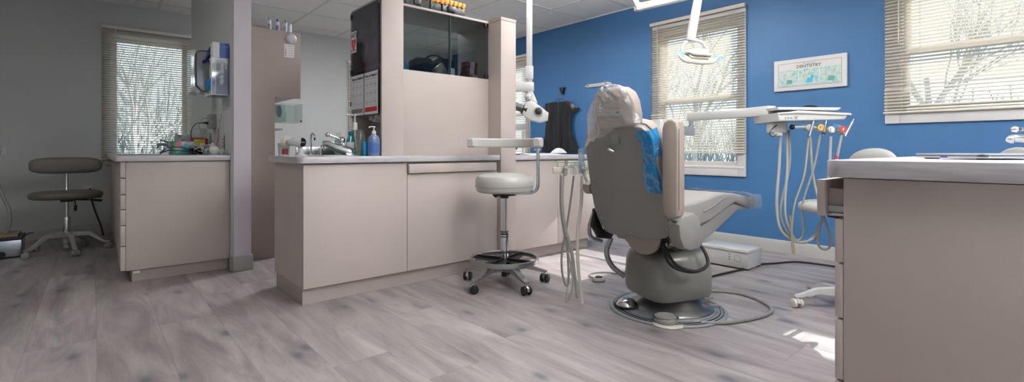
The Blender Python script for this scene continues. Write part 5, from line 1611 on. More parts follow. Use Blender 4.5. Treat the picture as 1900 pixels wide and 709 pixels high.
# clear plastic bag over the headrest
def bagf(u, v):
    a = 2 * PI * u
    # v=0 top, v=1 open hem
    prof = math.sin(min(1, v * 1.55) * PI / 2) ** .55
    yc = 1.59 + .02 * v
    ry = .155 + .035 * max(0, v - .35)
    rx = .066 + .02 * v
    hem = .93 + .09 * (0.5 - .5 * math.cos(a - .6)) + (.075 if math.sin(a) < -.1 else 0) * (-math.sin(a))
    zt = 1.292
    z = zt + (hem - zt) * (v ** 1.15)
    x = 2.045 + .2 * (1.2 - z) + .03 + rx * prof * math.cos(a) - .004
    y = yc + ry * prof * math.sin(a)
    n_ = noise.noise(Vector((x * 9 + 3, y * 9, z * 7))) * .5 + noise.noise(Vector((x * 25, y * 22, z * 16))) * .28
    s_ = .022 * (.4 + v)
    return (x + s_ * n_ * math.cos(a) - .004, y + s_ * 1.2 * n_, z + .006 * noise.noise(Vector((a, v * 6, 2))) * (v < .98) + (.016 * noise.noise(Vector((math.cos(a) * 3, math.sin(a) * 3, 5))) if v > .8 else 0))
tag(obj('plastic_bag', M().surf(bagf, 110, 46), M_BAG), 'crinkled clear plastic bag pulled over the chair headrest', 'plastic cover')
# blue film on the right edge of the back
def bluef(u, v):
    z = 1.052 + (.735 - 1.052) * v
    yl = 1.445 - .012 * math.sin(v * 5) ; yr = 1.352 - .006 * math.sin(v * 9)
    y = yl + (yr - yl) * u
    n_ = -.024 - .010 * noise.noise(Vector((y * 22, z * 22, 3))) - .004 * noise.noise(Vector((y * 60, z * 60, 8)))
    if u > .8:
        n_ += .05 * (u - .8) / .2
    p = sm(y + .006 * noise.noise(Vector((z * 20, u * 2, 1))), z, n_)
    return tuple(p)
tag(obj('blue_film', M().surf(bluef, 16, 40), M_BLUEFILM), 'crinkled bright blue film stuck down the right edge of the chair back', 'plastic cover')
single('film_square', M().surf(lambda u, v: (2.245 + .01 * v, 1.935 + .05 * (1 - u), .955 - .15 * v + .008 * u), 4, 6), M_PALEFILM, 'pale blue film square hanging beside the left edge of the chair back', 'plastic cover')

# ---------------------------------------------------------------- foot controls, cables, junction box
t = thing('foot_control', (2.375, 1.45, 0), 'round clear-topped foot control disc on the floor in front of the chair base', 'foot pedal')
obj('base', M().lathe([(0, 0), (.088, 0), (.09, .006), (.082, .012), (0, .012)], c=(2.375, 1.45, .0005), seg=40).box(2.40, 2.48, 1.36, 1.42, .0005, .012, .003), M_IVORY, t)
obj('pedal_disc', M().lathe([(.0, .014), (.062, .014), (.066, .02), (.066, .034), (.058, .038), (.054, .035), (0, .036)], c=(2.372, 1.462, 0), seg=40), M_GREYP, t)
obj('pedal_ring', M().lathe([(.058, .0365), (.066, .035), (.068, .040), (.060, .043), (.058, .0365)], c=(2.372, 1.462, 0), seg=40), M_CHROME, t)
single('foot_control_hose', M().tube([(2.47, 1.375, .012), (2.53, 1.30, .011), (2.62, 1.23, .011), (2.80, 1.165, .011), (2.96, 1.15, .011), (3.08, 1.20, .011), (3.17, 1.32, .011), (3.20, 1.45, .011), (3.13, 1.58, .011), (3.03, 1.63, .012), (2.955, 1.62, .03)], .0095, seg=10), M_HOSED,
       'thick grey hose looping from the foot control round to the chair base', 'hose')
single('power_cable', M().tube([(2.955, 1.66, .012), (3.10, 1.72, .009), (3.37, 1.77, .009), (3.685, 1.74, .009), (3.95, 1.70, .009), (4.13, 1.70, .009), (4.30, 1.62, .009), (4.48, 1.52, .009), (4.53, 1.28, .009), (4.50, .95, .009), (4.42, .55, .009)], .0075, seg=8), M_RUBBER,
       'black cable lying along the floor from the chair base past the white box', 'cable')
t = thing('foot_switch', (2.77, 2.26, 0), 'small oval black foot switch on a floor cable left of the chair', 'foot switch')
obj('body', M().lathe([(0, 0), (.046, 0), (.05, .012), (.042, .024), (.03, .028), (0, .029)], c=(2.77, 2.25, .0005), sx=1.0, sy=.9), M_GREYP, t)
obj('button', M().lathe([(0, .029), (.026, .029), (.024, .034), (0, .036)], c=(2.77, 2.25, .0005)), M_BLACK, t)
single('switch_cable', M().tube([(2.775, 2.295, .012), (2.81, 2.36, .007), (2.87, 2.41, .007), (2.96, 2.385, .007), (3.02, 2.30, .007), (3.02, 2.15, .007), (2.93, 1.95, .007), (2.80, 1.84, .012)], .005, seg=8), M_HOSED,
       'thin grey cable curling from the oval foot switch to the chair base', 'cable')
t = thing('junction_box', (4.1, 1.87, 0), 'low white metal utility box on the floor by the blue wall', 'utility box')
jb = M().box(3.885, 4.13, 1.675, 2.065, .012, .135, .003)
obj('body', jb, M_WHITEP, t)
obj('lid', M().box(3.878, 4.136, 1.668, 2.072, .1355, .158, .004), M_WHITEP, t)
ktm = M()
for z_ in (.07, .09, .11):
    ktm.cyl((3.8845, 1.82, z_), (3.882, 1.82, z_), .004, seg=8)
obj('knockout', ktm, M_INK, t)
obj('port_plate', M().lathe([(.025, 0), (.028, 0), (.028, .001), (.025, .001)], mx=frame((3.8845, 1.755, .085), (0, -1, 0), (0, 0, 1)), seg=24), M_GREYP, t)
obj('foot', M().box(3.89, 3.93, 1.68, 1.72, 0, .012).box(3.89, 3.93, 2.02, 2.06, 0, .012).box(4.08, 4.12, 1.68, 1.72, 0, .012).box(4.08, 4.12, 2.02, 2.06, 0, .012), M_RUBBER, t)
single('corrugated_conduit', M().tube([(4.0 - .005 * k, 2.068 + .012 * k, .10 + .0008 * k) for k in range(0, 9)], [.022, .018] * 5 + [.022], seg=12, sub=0), M_GREYP, 'short ribbed grey conduit leaving the left side of the white utility box', 'conduit')

# ---------------------------------------------------------------- delivery unit on its arms
t = thing('delivery_unit', (2.88, 1.87, .6), 'white dental instrument tray unit on its jointed support arm', 'dental unit')
ps = M()
ps.rbar((2.905, 1.845, .42), (2.905, 1.845, 1.155), .075, .075, up=(1, 0, 0), bev=.006)
obj('post', ps, M_WHITEP, t)
obj('post_foot', M().rbar((2.905, 1.845, .44), (2.70, 1.70, .44), .06, .05), M_CHSHELL, t)
obj('lower_arm', M().rbar((2.93, 1.85, 1.112), (3.555, 1.965, 1.09), .055, .062, bev=.006), M_WHITEP, t)
obj('pivot', M().cyl((3.53, 1.955, 1.122), (3.53, 1.955, 1.175), .017, seg=20).cyl((3.53, 1.955, 1.13), (3.53, 1.955, 1.142), .022, seg=20), M_CHROME, t)
obj('upper_arm', M().rbar((3.56, 1.985, 1.205), (3.17, 1.22, 1.190), .05, .054, .06, .062, bev=.006), M_WHITEP, t)
E_ = Vector((.757, -.653, 0)); F_ = Vector((.653, .757, 0))
O_ = Vector((3.30, 1.117, 0))
def U(r_, d, z): return tuple(O_ + E_ * r_ + F_ * d + Vector((0, 0, z)))
hm = Matrix(((E_.x, F_.x, 0, O_.x), (E_.y, F_.y, 0, O_.y), (0, 0, 1, 0), (0, 0, 0, 1)))
# body: tapered along the viewer's right
def bodypoly(x0, x1, z0, z1, z0b):
    return [(x0, z0), (x1 - .02, z0b), (x1, z1), (x0 - .008, z1)]
hb = M()
hb.prism([(-.20, 1.118), (.185, 1.128), (.21, 1.163), (-.085, 1.178), (-.21, 1.168)], -.15, .15, mx=hm @ MX['xz'], bev=.006, seg=3)
hb.prism([(-.205, 1.160), (-.095, 1.180), (.215, 1.165), (.223, 1.152), (-.09, 1.163)], -.165, .16, mx=hm @ MX['xz'], bev=.004, seg=2)
obj('head', hb, M_WHITEP, t)
obj('top_tray', M().prism([(-.195, 1.188), (.155, 1.183), (.178, 1.197), (.172, 1.200), (-.20, 1.203)], -.135, .13, mx=hm @ MX['xz'], bev=.003), M_WHITEP, t)
obj('tray_stalk', M().box(-.06, .06, -.04, .04, 1.170, 1.190, mx=hm), M_WHITEP, t)
kn = M()
for k in range(3):
    kn.cyl(U(-.165 + .017 * k, -.149, 1.139), U(-.165 + .017 * k, -.156, 1.139), .004, seg=8)
kn.cyl(U(-.102, -.149, 1.143), U(-.102, -.158, 1.143), .008, seg=12)
obj('control_knob', kn, M_GREYP, t)
obj('holder_block', M().box(-.185, -.095, -.05, .03, 1.055, 1.116, .006, mx=hm).box(-.175, -.13, -.06, .0, 1.035, 1.056, .003, mx=hm), M_WHITEP, t)
obj('holder_rail', M().tube([U(-.10, -.09, 1.085), U(.0, -.11, 1.087), (U(.10, -.09, 1.075)), U(.20, -.05, 1.072)], .009, seg=10), M_WHITEP, t)
obj('ball_joint', M().ball(U(-.09, -.09, 1.086), .016), M_BLACK, t)
for rx_, zc, colr in ((-.005, 1.083, None), (.065, 1.078, 'yellow'), (.125, 1.070, None), (.195, 1.068, 'red')):
    h_ = obj('instrument_holder', M().cyl(U(rx_, -.125, zc), U(rx_, -.085, zc), .020, seg=18, bev=.004).box(rx_ - .012, rx_ + .012, -.135, -.09, zc - .02, zc + .012, .004, mx=hm), M_WHITEP, t)
    if colr:
        obj('coloured_ring', M().lathe([(.010, 0), (.019, 0), (.019, .004), (.010, .004)], mx=frame(U(rx_ - .012, -.135, zc + .004), E_, (0, 0, 1)), seg=16), mat(colr + '_marker', 'f0a92a' if colr == 'yellow' else 'cc2f2c', rough=.4), h_)
def hose(pts, label, r=.0075, material=None, group='hoses of the instrument tray'):
    return tag(obj('instrument_hose', M().tube([U(*p) for p in pts], r, seg=8, sub=8), material or M_HOSE), label, 'hose', group)
hose([(-.125, -.03, 1.05), (-.135, -.03, .85), (-.15, -.03, .62), (-.13, -.03, .47), (-.06, -.03, .40), (.01, -.03, .385), (.075, -.04, .42), (.105, -.07, .55), (.122, -.10, .80), (.128, -.11, 1.03)], 'clear hose making the widest loop, leftmost under the instrument tray', .0085)
hose([(-.09, -.03, 1.07), (-.085, -.03, .85), (-.10, -.03, .62), (-.085, -.03, .50), (-.03, -.03, .395), (.05, -.03, .395), (.115, -.05, .52), (.155, -.08, .75), (.185, -.11, 1.0), (.20, -.11, 1.045)], 'clear hose from the tray to the handpiece with the red ring')
hose([(-.075, -.03, 1.07), (-.072, -.03, .85), (-.12, -.02, .60), (-.10, -.02, .48), (-.04, -.02, .40), (.01, -.03, .43), (-.01, -.06, .62), (.035, -.10, .85), (.06, -.12, 1.04)], 'grey hose rising to the yellow-ringed handpiece', .0065, M_HOSED)
hose([(-.01, -.12, 1.02), (-.03, -.11, .80), (-.07, -.08, .62), (-.075, -.06, .45), (-.065, -.05, .34), (-.05, -.05, .32), (-.06, -.05, .38), (-.08, -.05, .55)], 'thin tan hose hanging lowest under the instrument tray', .005, mat('tan_hose', 'a49a80', rough=.4))
hose([(.01, -.10, 1.05), (.04, -.08, .80), (.10, -.06, .60), (.155, -.05, .45), (.165, -.05, .37), (.13, -.05, .345), (.09, -.05, .38), (.10, -.06, .5), (.13, -.07, .6)], 'clear hose with a small rounded loop at the right of the tray', .0075)
def handpiece(p0, p1, label, ring=None, r=.007):
    t_ = thing('handpiece', p0, label, 'dental handpiece')
    obj('barrel', M().cyl(p0, p1, r, r * .8, seg=12), M_STEEL, t_)
    d_ = (Vector(p1) - Vector(p0)).normalized()
    obj('tip', M().cyl(Vector(p1), Vector(p1) + d_ * .02, r * .75, .0015, seg=10), M_CHROME, t_)
    if ring:
        obj('ring', M().cyl(Vector(p0) + d_ * .004, Vector(p0) + d_ * .018, r * 1.25, seg=12), mat(ring + '_ring', {'red': 'c9302c', 'black': '151515'}[ring], rough=.4), t_)
handpiece(U(-.02, -.142, 1.03), U(.005, -.142, 1.115), 'steel handpiece standing in the leftmost tray holder', None, .009)
handpiece(U(.062, -.142, 1.035), U(.078, -.142, 1.105), 'slim handpiece with black collar beside the yellow ring', 'black', .006)
handpiece(U(.192, -.142, 1.03), U(.235, -.142, 1.115), 'long steel handpiece leaning right at the red holder', None, .007)
obj('hose_clip', M().cyl(U(.168, -.096, .90), U(.171, -.098, .915), .0105, seg=12), mat('red_ring', 'c9302c', rough=.4), t)
obj('looped_lead', M().tube([U(-.16, -.05, 1.10), U(-.20, -.06, 1.07), U(-.21, -.06, 1.045), U(-.19, -.06, 1.03), U(-.165, -.06, 1.045)], .003, seg=6), M_BLACK, t)
single('film_flag', M().surf(lambda u, v: U(.16 + .085 * u, -.08, 1.115 - .035 * u - .03 * v * (.6 + u)), 4, 4), M_PALEFILM, 'pale blue film tag on the right end of the instrument tray', 'plastic cover')
single('mouse', M().ball((0, 0, 0), 1, 20, fn=lambda x, y, z: U(.07 + .062 * x, .03 * y, 1.2005 + .026 * max(0, z))), M_BLACK, 'flat black domed pad lying on top of the instrument tray', 'pad')

# ---------------------------------------------------------------- assistant's holder (left of the chair)
t = thing('assistant_unit', (2.3, 2.0, .84), 'pale assistant instrument holder on a short arm left of the chair', 'dental unit')
A0 = Vector((2.235, 2.03, 0))
def V(r_, d, z): return tuple(A0 + E_ * r_ + F_ * d + Vector((0, 0, z)))
am = Matrix(((E_.x, F_.x, 0, A0.x), (E_.y, F_.y, 0, A0.y), (0, 0, 1, 0), (0, 0, 0, 1)))
obj('head', M().box(-.115, -.02, -.02, .03, .805, .842, .005, mx=am).box(-.085, .10, -.01, .03, .84, .872, .005, mx=am).box(-.085, .11, -.012, .032, .872, .879, .002, mx=am), M_IVORY, t)
obj('arm', M().tube([V(.08, .01, .85), V(.12, .10, .84), V(.12, .28, .80), V(.22, .40, .62), V(.28, .42, .45)], .016, seg=10), M_IVORY, t)
obj('clear_guard', M().box(-.01, .115, -.025, -.022, .80, .87, mx=am), M_ACRYL, t)
for k, (x_, nm) in enumerate(((-.045, 'clear suction handpiece, leftmost in the assistant holder'), (.012, 'slim suction tip in the middle of the assistant holder'), (.062, 'clear valve handpiece, rightmost in the assistant holder'))):
    t_ = thing('suction_handpiece', V(x_, -.035, .79), nm, 'suction handpiece')
    obj('body', M().cyl(V(x_, -.04, .79), V(x_ + .012, -.04, .885 - .01 * k), .0115 if k != 1 else .008, .010, seg=14), M_ACRYL if k else M_GREYP, t_)
    obj('valve', M().cyl(V(x_ + .006, -.04, .835), V(x_ + .008, -.04, .852), .015 if k != 1 else .010, seg=14), M_WHITEP, t_)
def hz(pts, r, label, material=None):
    return tag(obj('suction_hose', M().tube([V(*p) for p in pts], r, seg=8, sub=8), material or M_HOSE), label, 'hose', 'hoses of the assistant holder')
hz([(-.058, -.04, .79), (-.062, -.04, .65), (-.048, -.04, .50), (-.005, -.035, .34), (.015, -.03, .20), (.03, -.03, .08), (.035, -.02, .045)], .0105, 'thick clear hose hanging from the leftmost suction handpiece')
hz([(.010, -.04, .79), (-.008, -.04, .65), (-.03, -.04, .50), (-.06, -.04, .34), (-.062, -.04, .22), (-.045, -.035, .14), (-.03, -.03, .12), (-.02, -.03, .16), (-.026, -.03, .32), (-.035, -.03, .42)], .0065, 'thin grey hose curling up low on the left below the assistant holder', M_HOSED)
hz([(.062, -.04, .79), (.055, -.04, .62), (.035, -.04, .45), (.035, -.035, .28), (.05, -.03, .12), (.062, -.03, .012)], .0105, 'thick ivory hose hanging straight to the floor from the rightmost valve', M_IVORY)
hz([(-.07, -.03, .80), (-.07, -.03, .60), (-.045, -.03, .42), (-.01, -.03, .26), (.005, -.03, .12), (-.015, -.03, .05), (-.032, -.03, .02), (-.036, -.03, .04), (-.02, -.03, .16), (.0, -.03, .27)], .005, 'thin pale hose looping nearly to the floor under the assistant holder')

# ---------------------------------------------------------------- exam light
t = thing('exam_light', (3.0, 1.63, CEIL - .001), 'white overhead exam light with loop handle in front of the tall window', 'exam light')
Lc = Vector((3.0, 1.634, 0))
def W(r_, d, z): return tuple(Lc + E_ * r_ + F_ * d + Vector((0, 0, z)))
lmx = Matrix(((E_.x, F_.x, 0, Lc.x), (E_.y, F_.y, 0, Lc.y), (0, 0, 1, 0), (0, 0, 0, 1)))
obj('ceiling_mount', M().cyl(W(-.44, 0, CEIL - .03), W(-.44, 0, CEIL - .005), .06).cyl(W(-.44, 0, 1.99), W(-.44, 0, CEIL - .03), .02), M_WHITEP, t)
obj('elbow', M().rbar(W(-.44, 0, 2.02), W(-.375, 0, 1.885), .04, .045, up=tuple(F_), bev=.008).cyl(W(-.375, 0, 1.865), W(-.375, 0, 1.915), .026), M_WHITEP, t)
obj('swing_arm', M().rbar(W(-.39, 0, 1.882), W(.03, -.02, 1.975), .05, .045, bev=.008), M_WHITEP, t)
obj('drop_arm', M().rbar(W(.022, -.02, 1.985), W(-.032, 0, 1.665), .045, .042, .055, .052, up=tuple(F_), bev=.008), M_WHITEP, t)
obj('yoke', M().tube([W(-.085, 0, 1.568), W(-.088, 0, 1.60), W(-.075, 0, 1.635), (W(-.05, 0, 1.66)), W(-.02, 0, 1.668), W(.015, 0, 1.667), W(.05, 0, 1.652), W(.075, 0, 1.62), W(.085, 0, 1.58), W(.085, 0, 1.552)], .011, seg=10), M_WHITEP, t)
hl = M()
hl.prism([(-.075, 1.578), (-.045, 1.602), (.0, 1.612), (.045, 1.602), (.078, 1.575), (.082, 1.552), (-.03, 1.560)], -.07, .07, mx=lmx @ MX['xz'], bev=.012, seg=3)
obj('head', hl, M_WHITEP, t)
obj('reflector', M().prism([(-.068, 1.572), (-.03, 1.556), (.072, 1.549), (.068, 1.531), (-.045, 1.535)], -.06, .06, mx=lmx @ MX['xz'], bev=.004), mat('amber_grey_reflector', '9a917f', rough=.2, metal=.5), t)
obj('handle_bar', M().tube([W(-.128, -.05, 1.568), W(-.118, -.07, 1.545), W(-.095, -.08, 1.525), (W(-.04, -.085, 1.515)), W(.03, -.085, 1.510), W(.085, -.08, 1.514), W(.112, -.07, 1.535), W(.135, -.05, 1.548)], [.007, .010, .013, .016, .016, .013, .010, .007], seg=10), M_IVORY, t)
obj('handle_bracket', M().rbar(W(-.075, -.02, 1.565), W(-.06, -.08, 1.520), .03, .02), M_IVORY, t)
obj('handle_bracket', M().rbar(W(.08, -.02, 1.555), W(.075, -.08, 1.515), .03, .02), M_IVORY, t)
single('film_grip', M().surf(lambda u, v: W(-.165 + .045 * u + .02 * v, -.052, 1.535 + .032 * u + .012 * v), 4, 2).surf(lambda u, v: W(-.125 + .035 * u, -.049, 1.555 + .035 * v * (1 - .3 * u)), 3, 3), M_PALEFILM, 'pale blue film on the left grip of the exam light', 'plastic cover')
single('film_grip', M().surf(lambda u, v: W(.095 + .075 * u, -.052, 1.562 - .012 * u - .03 * v * (.4 + .6 * (1 - abs(2 * u - 1)))), 6, 3), M_PALEFILM, 'pale blue film on the right grip of the exam light', 'plastic cover')

# ---------------------------------------------------------------- x-ray arm
t = thing('xray_unit', (3.06, 3.30, CEIL - .001), 'white wall-side x-ray head on a ceiling pole next to the end column', 'x-ray unit')
Xc = Vector((3.06, 3.30, 0))
def Z(r_, d, z): return tuple(Xc + E_ * r_ + F_ * d + Vector((0, 0, z)))
xm = Matrix(((E_.x, F_.x, 0, Xc.x), (E_.y, F_.y, 0, Xc.y), (0, 0, 1, 0), (0, 0, 0, 1)))
obj('pole', M().box(-.027, .027, -.027, .027, 1.72, CEIL - .005, .004, mx=xm), M_WHITEP, t)
obj('sleeve', M().box(-.037, .037, -.035, .035, 1.598, 1.722, .006, mx=xm).cyl(Z(0, 0, 1.575), Z(0, 0, 1.60), .03), M_WHITEP, t)
obj('horizontal_arm', M().prism([(-.55, 1.500), (-.55, 1.588), (.0, 1.575), (.042, 1.572), (.042, 1.488), (0, 1.488)], -.03, .03, mx=xm @ MX['xz'], bev=.005), M_WHITEP, t)
obj('yoke', M().rbar(Z(.0, 0, 1.50), Z(.055, -.02, 1.365), .05, .045, up=tuple(F_), bev=.006).ball(Z(-.005, 0, 1.44), .04, 16), M_WHITEP, t)
xh = [(-.035, 1.385), (.015, 1.40), (.09, 1.352), (.175, 1.285), (.165, 1.215), (.10, 1.196), (.0, 1.222), (-.07, 1.275)]
hd_ = obj('head', M().prism(xh, -.0, .10, mx=xm @ Matrix.Translation((0, .02, 0)) @ MX['xz'], bev=.010, seg=3), M_WHITEP, t)
obj('dial', M().lathe([(.028, 0), (.042, 0), (.042, .008), (.032, .010), (.028, 0)], mx=Matrix.Translation(Vector(Z(.078, -.081, 1.298))) @ (xm.to_3x3().to_4x4()) @ MX['xz'], seg=28), M_GREYP, hd_)
obj('dial_face', M().cyl(Z(.078, -.080, 1.298), Z(.078, -.094, 1.298), .030, seg=28, bev=.003), M_BLACK, hd_)
obj('cone', M().cyl(Z(-.055, -.03, 1.325), Z(-.33, -.06, 1.42), .036, .034, seg=24), mat('dark_grey_cone', '4b4d50', rough=.35), t)
obj('cone_collar', M().cyl(Z(-.03, -.03, 1.312), Z(-.065, -.033, 1.327), .055, .045, seg=24), M_BLACK, t)
t = thing('folding_arm', (2.95, 3.42, CEIL - 1.4), 'low white folded arm end between the end column and the x-ray head', 'arm')
obj('bar', M().prism([(-.30, 1.128), (-.30, 1.185), (.0, 1.195), (.02, 1.18), (.02, 1.15), (-.02, 1.14)], -.025, .025, mx=xm @ Matrix.Translation((-.03, .12, 0)) @ MX['xz'], bev=.004), M_WHITEP, t)
obj('post', M().cyl(Z(-.05, .12, 1.13), Z(-.05, .12, .9035), .016).cyl(Z(-.05, .12, .904), Z(-.05, .12, .92), .04), M_WHITEP, t)

# ---------------------------------------------------------------- on the blue wall
t = thing('lead_apron', (4.79, 4.53, .92), 'black x-ray protection apron hanging from a hook on the blue wall', 'apron')
apo = [(4.44, 1.608), (4.36, 1.582), (4.285, 1.535), (4.225, 1.505), (4.215, 1.475), (4.265, 1.435), (4.315, 1.42), (4.335, 1.34), (4.33, 1.22), (4.30, 1.12), (4.245, 1.0), (4.195, .925), (4.30, .915), (4.45, .92), (4.60, .915), (4.76, .918), (4.90, .915), (4.885, 1.0), (4.84, 1.15), (4.825, 1.3), (4.83, 1.42), (4.842, 1.54), (4.825, 1.60), (4.74, 1.612), (4.66, 1.62), (4.60, 1.60), (4.52, 1.60)]
def apron_mesh():
    # grid inside the outline: for each height find left/right edge
    def ends(z):
        ys = []
        n = len(apo)
        for i in range(n):
            (ya, za), (yb, zb) = apo[i], apo[(i + 1) % n]
            if (za - z) * (zb - z) <= 0 and za != zb:
                ys.append(ya + (yb - ya) * (z - za) / (zb - za))
        return min(ys), max(ys)
    def f(u, v):
        z = .921 + (1.597 - .921) * v
        a_, b_ = ends(z)
        y = a_ + (b_ - a_) * u
        fold = .012 * math.sin(y * 46 + z * 3) * (1.15 - v) + .010 * math.sin(y * 19 + 1) + .006 * noise.noise(Vector((y * 9, z * 6, 0)))
        edge = min(u, 1 - u)
        return (XW - .042 - fold - .012 * min(1, edge * 6), y, z)
    return M().surf(f, 60, 40, -.006)
obj('body', apron_mesh(), mat('black_vinyl_apron', '17181b', rough=.38, var=.15, bump=.25, bscale=30), t)
obj('hem_binding', M().tube([(XW - .075, 4.545, 1.60), (XW - .078, 4.55, 1.4), (XW - .08, 4.54, 1.15), (XW - .085, 4.55, .93)], .004, seg=6), M_INK, t)
obj('hanger', M().tube([(XW - .035, 4.74, 1.585), (XW - .035, 4.60, 1.645), (XW - .035, 4.535, 1.665), (XW - .035, 4.47, 1.645), (XW - .035, 4.34, 1.575)], .004, seg=6, sub=0).tube([(XW - .035, 4.535, 1.665), (XW - .035, 4.53, 1.70), (XW - .035, 4.515, 1.735), (XW - .035, 4.53, 1.745)], .003, seg=6), M_CHROME, t)
obj('shoulder_snap', M().ball((XW - .055, 4.232, 1.50), .012, 10).ball((XW - .05, 4.86, 1.57), .012, 10), M_STEEL, t)
t = thing('coat_hook', (XW - .01, 4.52, 1.73), 'small black clip hook on the blue wall above the apron', 'hook')
obj('clip', M().prism([(4.475, 1.79), (4.565, 1.79), (4.545, 1.735), (4.53, 1.70), (4.505, 1.70), (4.50, 1.74)], XW - .04, XW - .001, mx=MX['yz'], bev=.004), M_BLACK, t)
obj('pin', M().cyl((XW - .05, 4.515, 1.712), (XW - .001, 4.515, 1.712), .004, seg=8), M_CHROME, t)
t = thing('wall_rail', (XW - .01, 3.92, 1.76), 'short white rail with pointed ends on the blue wall above the headrest', 'rail')
obj('rail', M().prism([(4.145, 1.765), (4.08, 1.788), (3.76, 1.788), (3.695, 1.765), (3.76, 1.745), (4.08, 1.745)], XW - .018, XW - .001, mx=MX['yz'], bev=.003), M_WHITEP, t)
hk = M()
for y_ in (4.06, 3.78):
    hk.tube([(XW - .018, y_, 1.765), (XW - .04, y_, 1.768), (XW - .043, y_, 1.80)], .005, seg=8)
obj('peg', hk, M_STEEL, t)

# poster
t = thing('framed_poster', (XW - .012, 1.54, 1.487), 'framed white DENTISTRY poster with three cartoon panels on the blue wall', 'poster')
obj('frame', M().box(XW - .022, XW - .001, 1.253, 1.830, 1.487, 1.768, .003), mat('white_mat_board', 'd9d5d4', rough=.5), t)
pmx = face_nx((XW - .0222, 1.830, 1.487))
def rect(m, x0, y0, x1, y1, t0=0, t1=.0006): return m.prism([(x0, y0), (x1, y0), (x1, y1), (x0, y1)], t0, t1, mx=pmx)
bd = M()
rect(bd, .036, .033, .541, .036); rect(bd, .036, .244, .541, .247); rect(bd, .036, .033, .039, .247); rect(bd, .538, .033, .541, .247)
obj('border', bd, mat('grey_green_line', '66807c', rough=.8), t)
obj('title', M().text('DENTISTRY', .038, face_nx((XW - .0222, 1.830 - .288, 1.487 + .196)), align='CENTER', bold=True), mat('teal_ink', '3d6463', rough=.8), t)
obj('subtitle', M().text('The History of', .016, face_nx((XW - .0222, 1.830 - .288, 1.487 + .228)), align='CENTER'), mat('teal_ink', '3d6463', rough=.8), t)
def cartoon_mat():
    m = bpy.data.materials.new('watercolour_cartoon'); m.use_nodes = True
    nt = m.node_tree; b = nt.nodes['Principled BSDF']
    tc = nt.nodes.new('ShaderNodeTexCoord'); nz = nt.nodes.new('ShaderNodeTexNoise'); nz.inputs['Scale'].default_value = 28; nz.inputs['Detail'].default_value = 3; nz.inputs['Distortion'].default_value = 1
    nt.links.new(tc.outputs['Object'], nz.inputs[0])
    rp = nt.nodes.new('ShaderNodeValToRGB'); el = rp.color_ramp.elements
    el[0].position = .3; el[0].color = lin('8fb9b4'); el[1].position = .7; el[1].color = lin('cfd3cd')
    e = el.new(.5); e.color = lin('b9d2cf')
    nt.links.new(nz.outputs[0], rp.inputs[0]); nt.links.new(rp.outputs[0], b.inputs['Base Color']); b.inputs['Roughness'].default_value = .8
    return m
CM = cartoon_mat()
TI = mat('teal_ink', '3d6463', rough=.8)
SK = mat('pale_wash', 'cdb9a2', rough=.8)
rnd = random.Random(12)
for k in range(3):
    x0 = .046 + k * .166; 
    pn = obj('picture_panel', rect(M(), x0, .045, x0 + .156, .185), CM, t)
    cx_ = x0 + .078 + rnd.uniform(-.01, .01)
    for q, (dx_, dy_) in enumerate(((-.03, .0), (.025, .015))):
        c0 = (cx_ + dx_, .115 + dy_)
        obj('face', M().prism([(c0[0] + .014 * math.cos(a), c0[1] + .016 * math.sin(a)) for a in [i * .63 for i in range(10)]], .0006, .001, mx=pmx), SK, pn)
    ln = M()
    for q in range(16):
        a = rnd.uniform(0, PI); L_ = rnd.uniform(.01, .03)
        c0 = (x0 + rnd.uniform(.02, .135), rnd.uniform(.058, .17))
        d0 = (math.cos(a) * L_, math.sin(a) * L_)
        ln.prism([(c0[0], c0[1]), (c0[0] + .0018, c0[1]), (c0[0] + d0[0] + .0018, c0[1] + d0[1]), (c0[0] + d0[0], c0[1] + d0[1] + .001)], .0006, .0011, mx=pmx)
    ln.prism([(x0, .0435), (x0 + .156, .0435), (x0 + .156, .045), (x0, .045)], 0, .0008, mx=pmx)
    obj('line_drawing', ln, TI, pn)
    dr = M()
    dr.prism([(cx_ - .02, .06), (cx_ + .03, .06), (cx_ + .035, .095), (cx_ - .01, .10)], .0006, .001, mx=pmx)
    if k == 1:
        dr.prism([(cx_ + .0, .06), (cx_ + .025, .06), (cx_ + .045, .12), (cx_ + .02, .125)], .001, .0014, mx=pmx)
    obj('clothing', dr, mat('cyan_wash', '4fb3cf', rough=.8) if k == 1 else M_GREEN, pn)

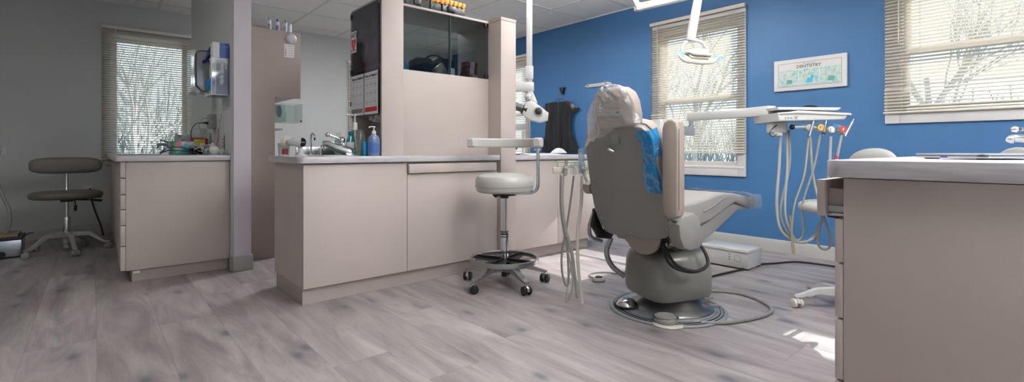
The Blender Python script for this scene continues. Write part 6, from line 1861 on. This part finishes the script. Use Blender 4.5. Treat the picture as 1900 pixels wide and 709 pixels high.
# ---------------------------------------------------------------- left edge
t = thing('instrument_cart', (-.75, 6.0, 0), 'pale dental unit arm and holder cut off by the left edge of the picture', 'dental unit')
obj('post', M().cyl((-1.05, 6.3, .0), (-1.05, 6.3, 1.3), .03).cyl((-1.05, 6.3, 0), (-1.05, 6.3, .03), .2), M_WHITEP, t)
obj('upper_arm', M().rbar((-1.05, 6.3, 1.245), (-.645, 6.28, 1.235), .05, .03), M_WHITEP, t)
obj('holder_bar', M().rbar((-1.05, 6.3, .955), (-.62, 6.28, .945), .05, .055), M_WHITEP, t)
obj('clear_cup', M().box(-.618, -.585, 6.25, 6.31, .90, .985, .004), M_ACRYL, t)
single('grey_hose', M().tube([(-.70, 6.26, .93), (-.66, 6.26, .75), (-.61, 6.26, .55), (-.565, 6.25, .40), (-.57, 6.25, .25), (-.64, 6.25, .14), (-.75, 6.25, .08), (-.9, 6.2, .012)], .012, seg=10, sub=8), M_HOSED, 'thick grey hose hanging in a curve at the left edge', 'hose')
t = thing('metal_box', (-.58, 6.2, 0), 'small steel box with tan wooden lid on the floor at the left edge', 'box')
obj('body', M().box(-.82, -.475, 6.09, 6.40, .012, .155, .003), mat('shiny_box_metal', 'a8abb8', rough=.25, metal=.7), t)
obj('band', M().box(-.823, -.472, 6.087, 6.403, .155, .180, .002), M_BLACK, t)
obj('lid', M().box(-.80, -.50, 6.11, 6.38, .1805, .205, .003), mat('tan_board', '8d7a64', rough=.6, var=.15, scale=3, stretch=(1, 14, 1)), t)
obj('clasp', M().tube([(-.472, 6.2, .17), (-.44, 6.2, .19), (-.40, 6.2, .195)], [.008, .006, .003], seg=6), M_BLACK, t)
obj('rubber_foot', M().cyl((-.60, 6.088, .035), (-.60, 6.07, .035), .028, seg=16).box(-.80, -.76, 6.1, 6.14, 0, .012).box(-.53, -.49, 6.1, 6.14, 0, .012).box(-.80, -.76, 6.35, 6.39, 0, .012).box(-.53, -.49, 6.35, 6.39, 0, .012), M_RUBBER, t)
single('floor_cable', M().tube([(-.02, 7.175, .52), (-.01, 7.12, .42), (.01, 7.08, .32), (.04, 7.0, .22), (.07, 6.96, .12), (.09, 6.95, .012)], .008, seg=8, sub=6), M_RUBBER, 'black cable running from the grey wall down to the left bay cabinet', 'cable')
single('wall_socket', M().box(-.08, .0, YF - .010, YF - .0005, .49, .56, .002), M_TRIM, 'small socket plate on the grey wall behind the dark stool', 'socket')
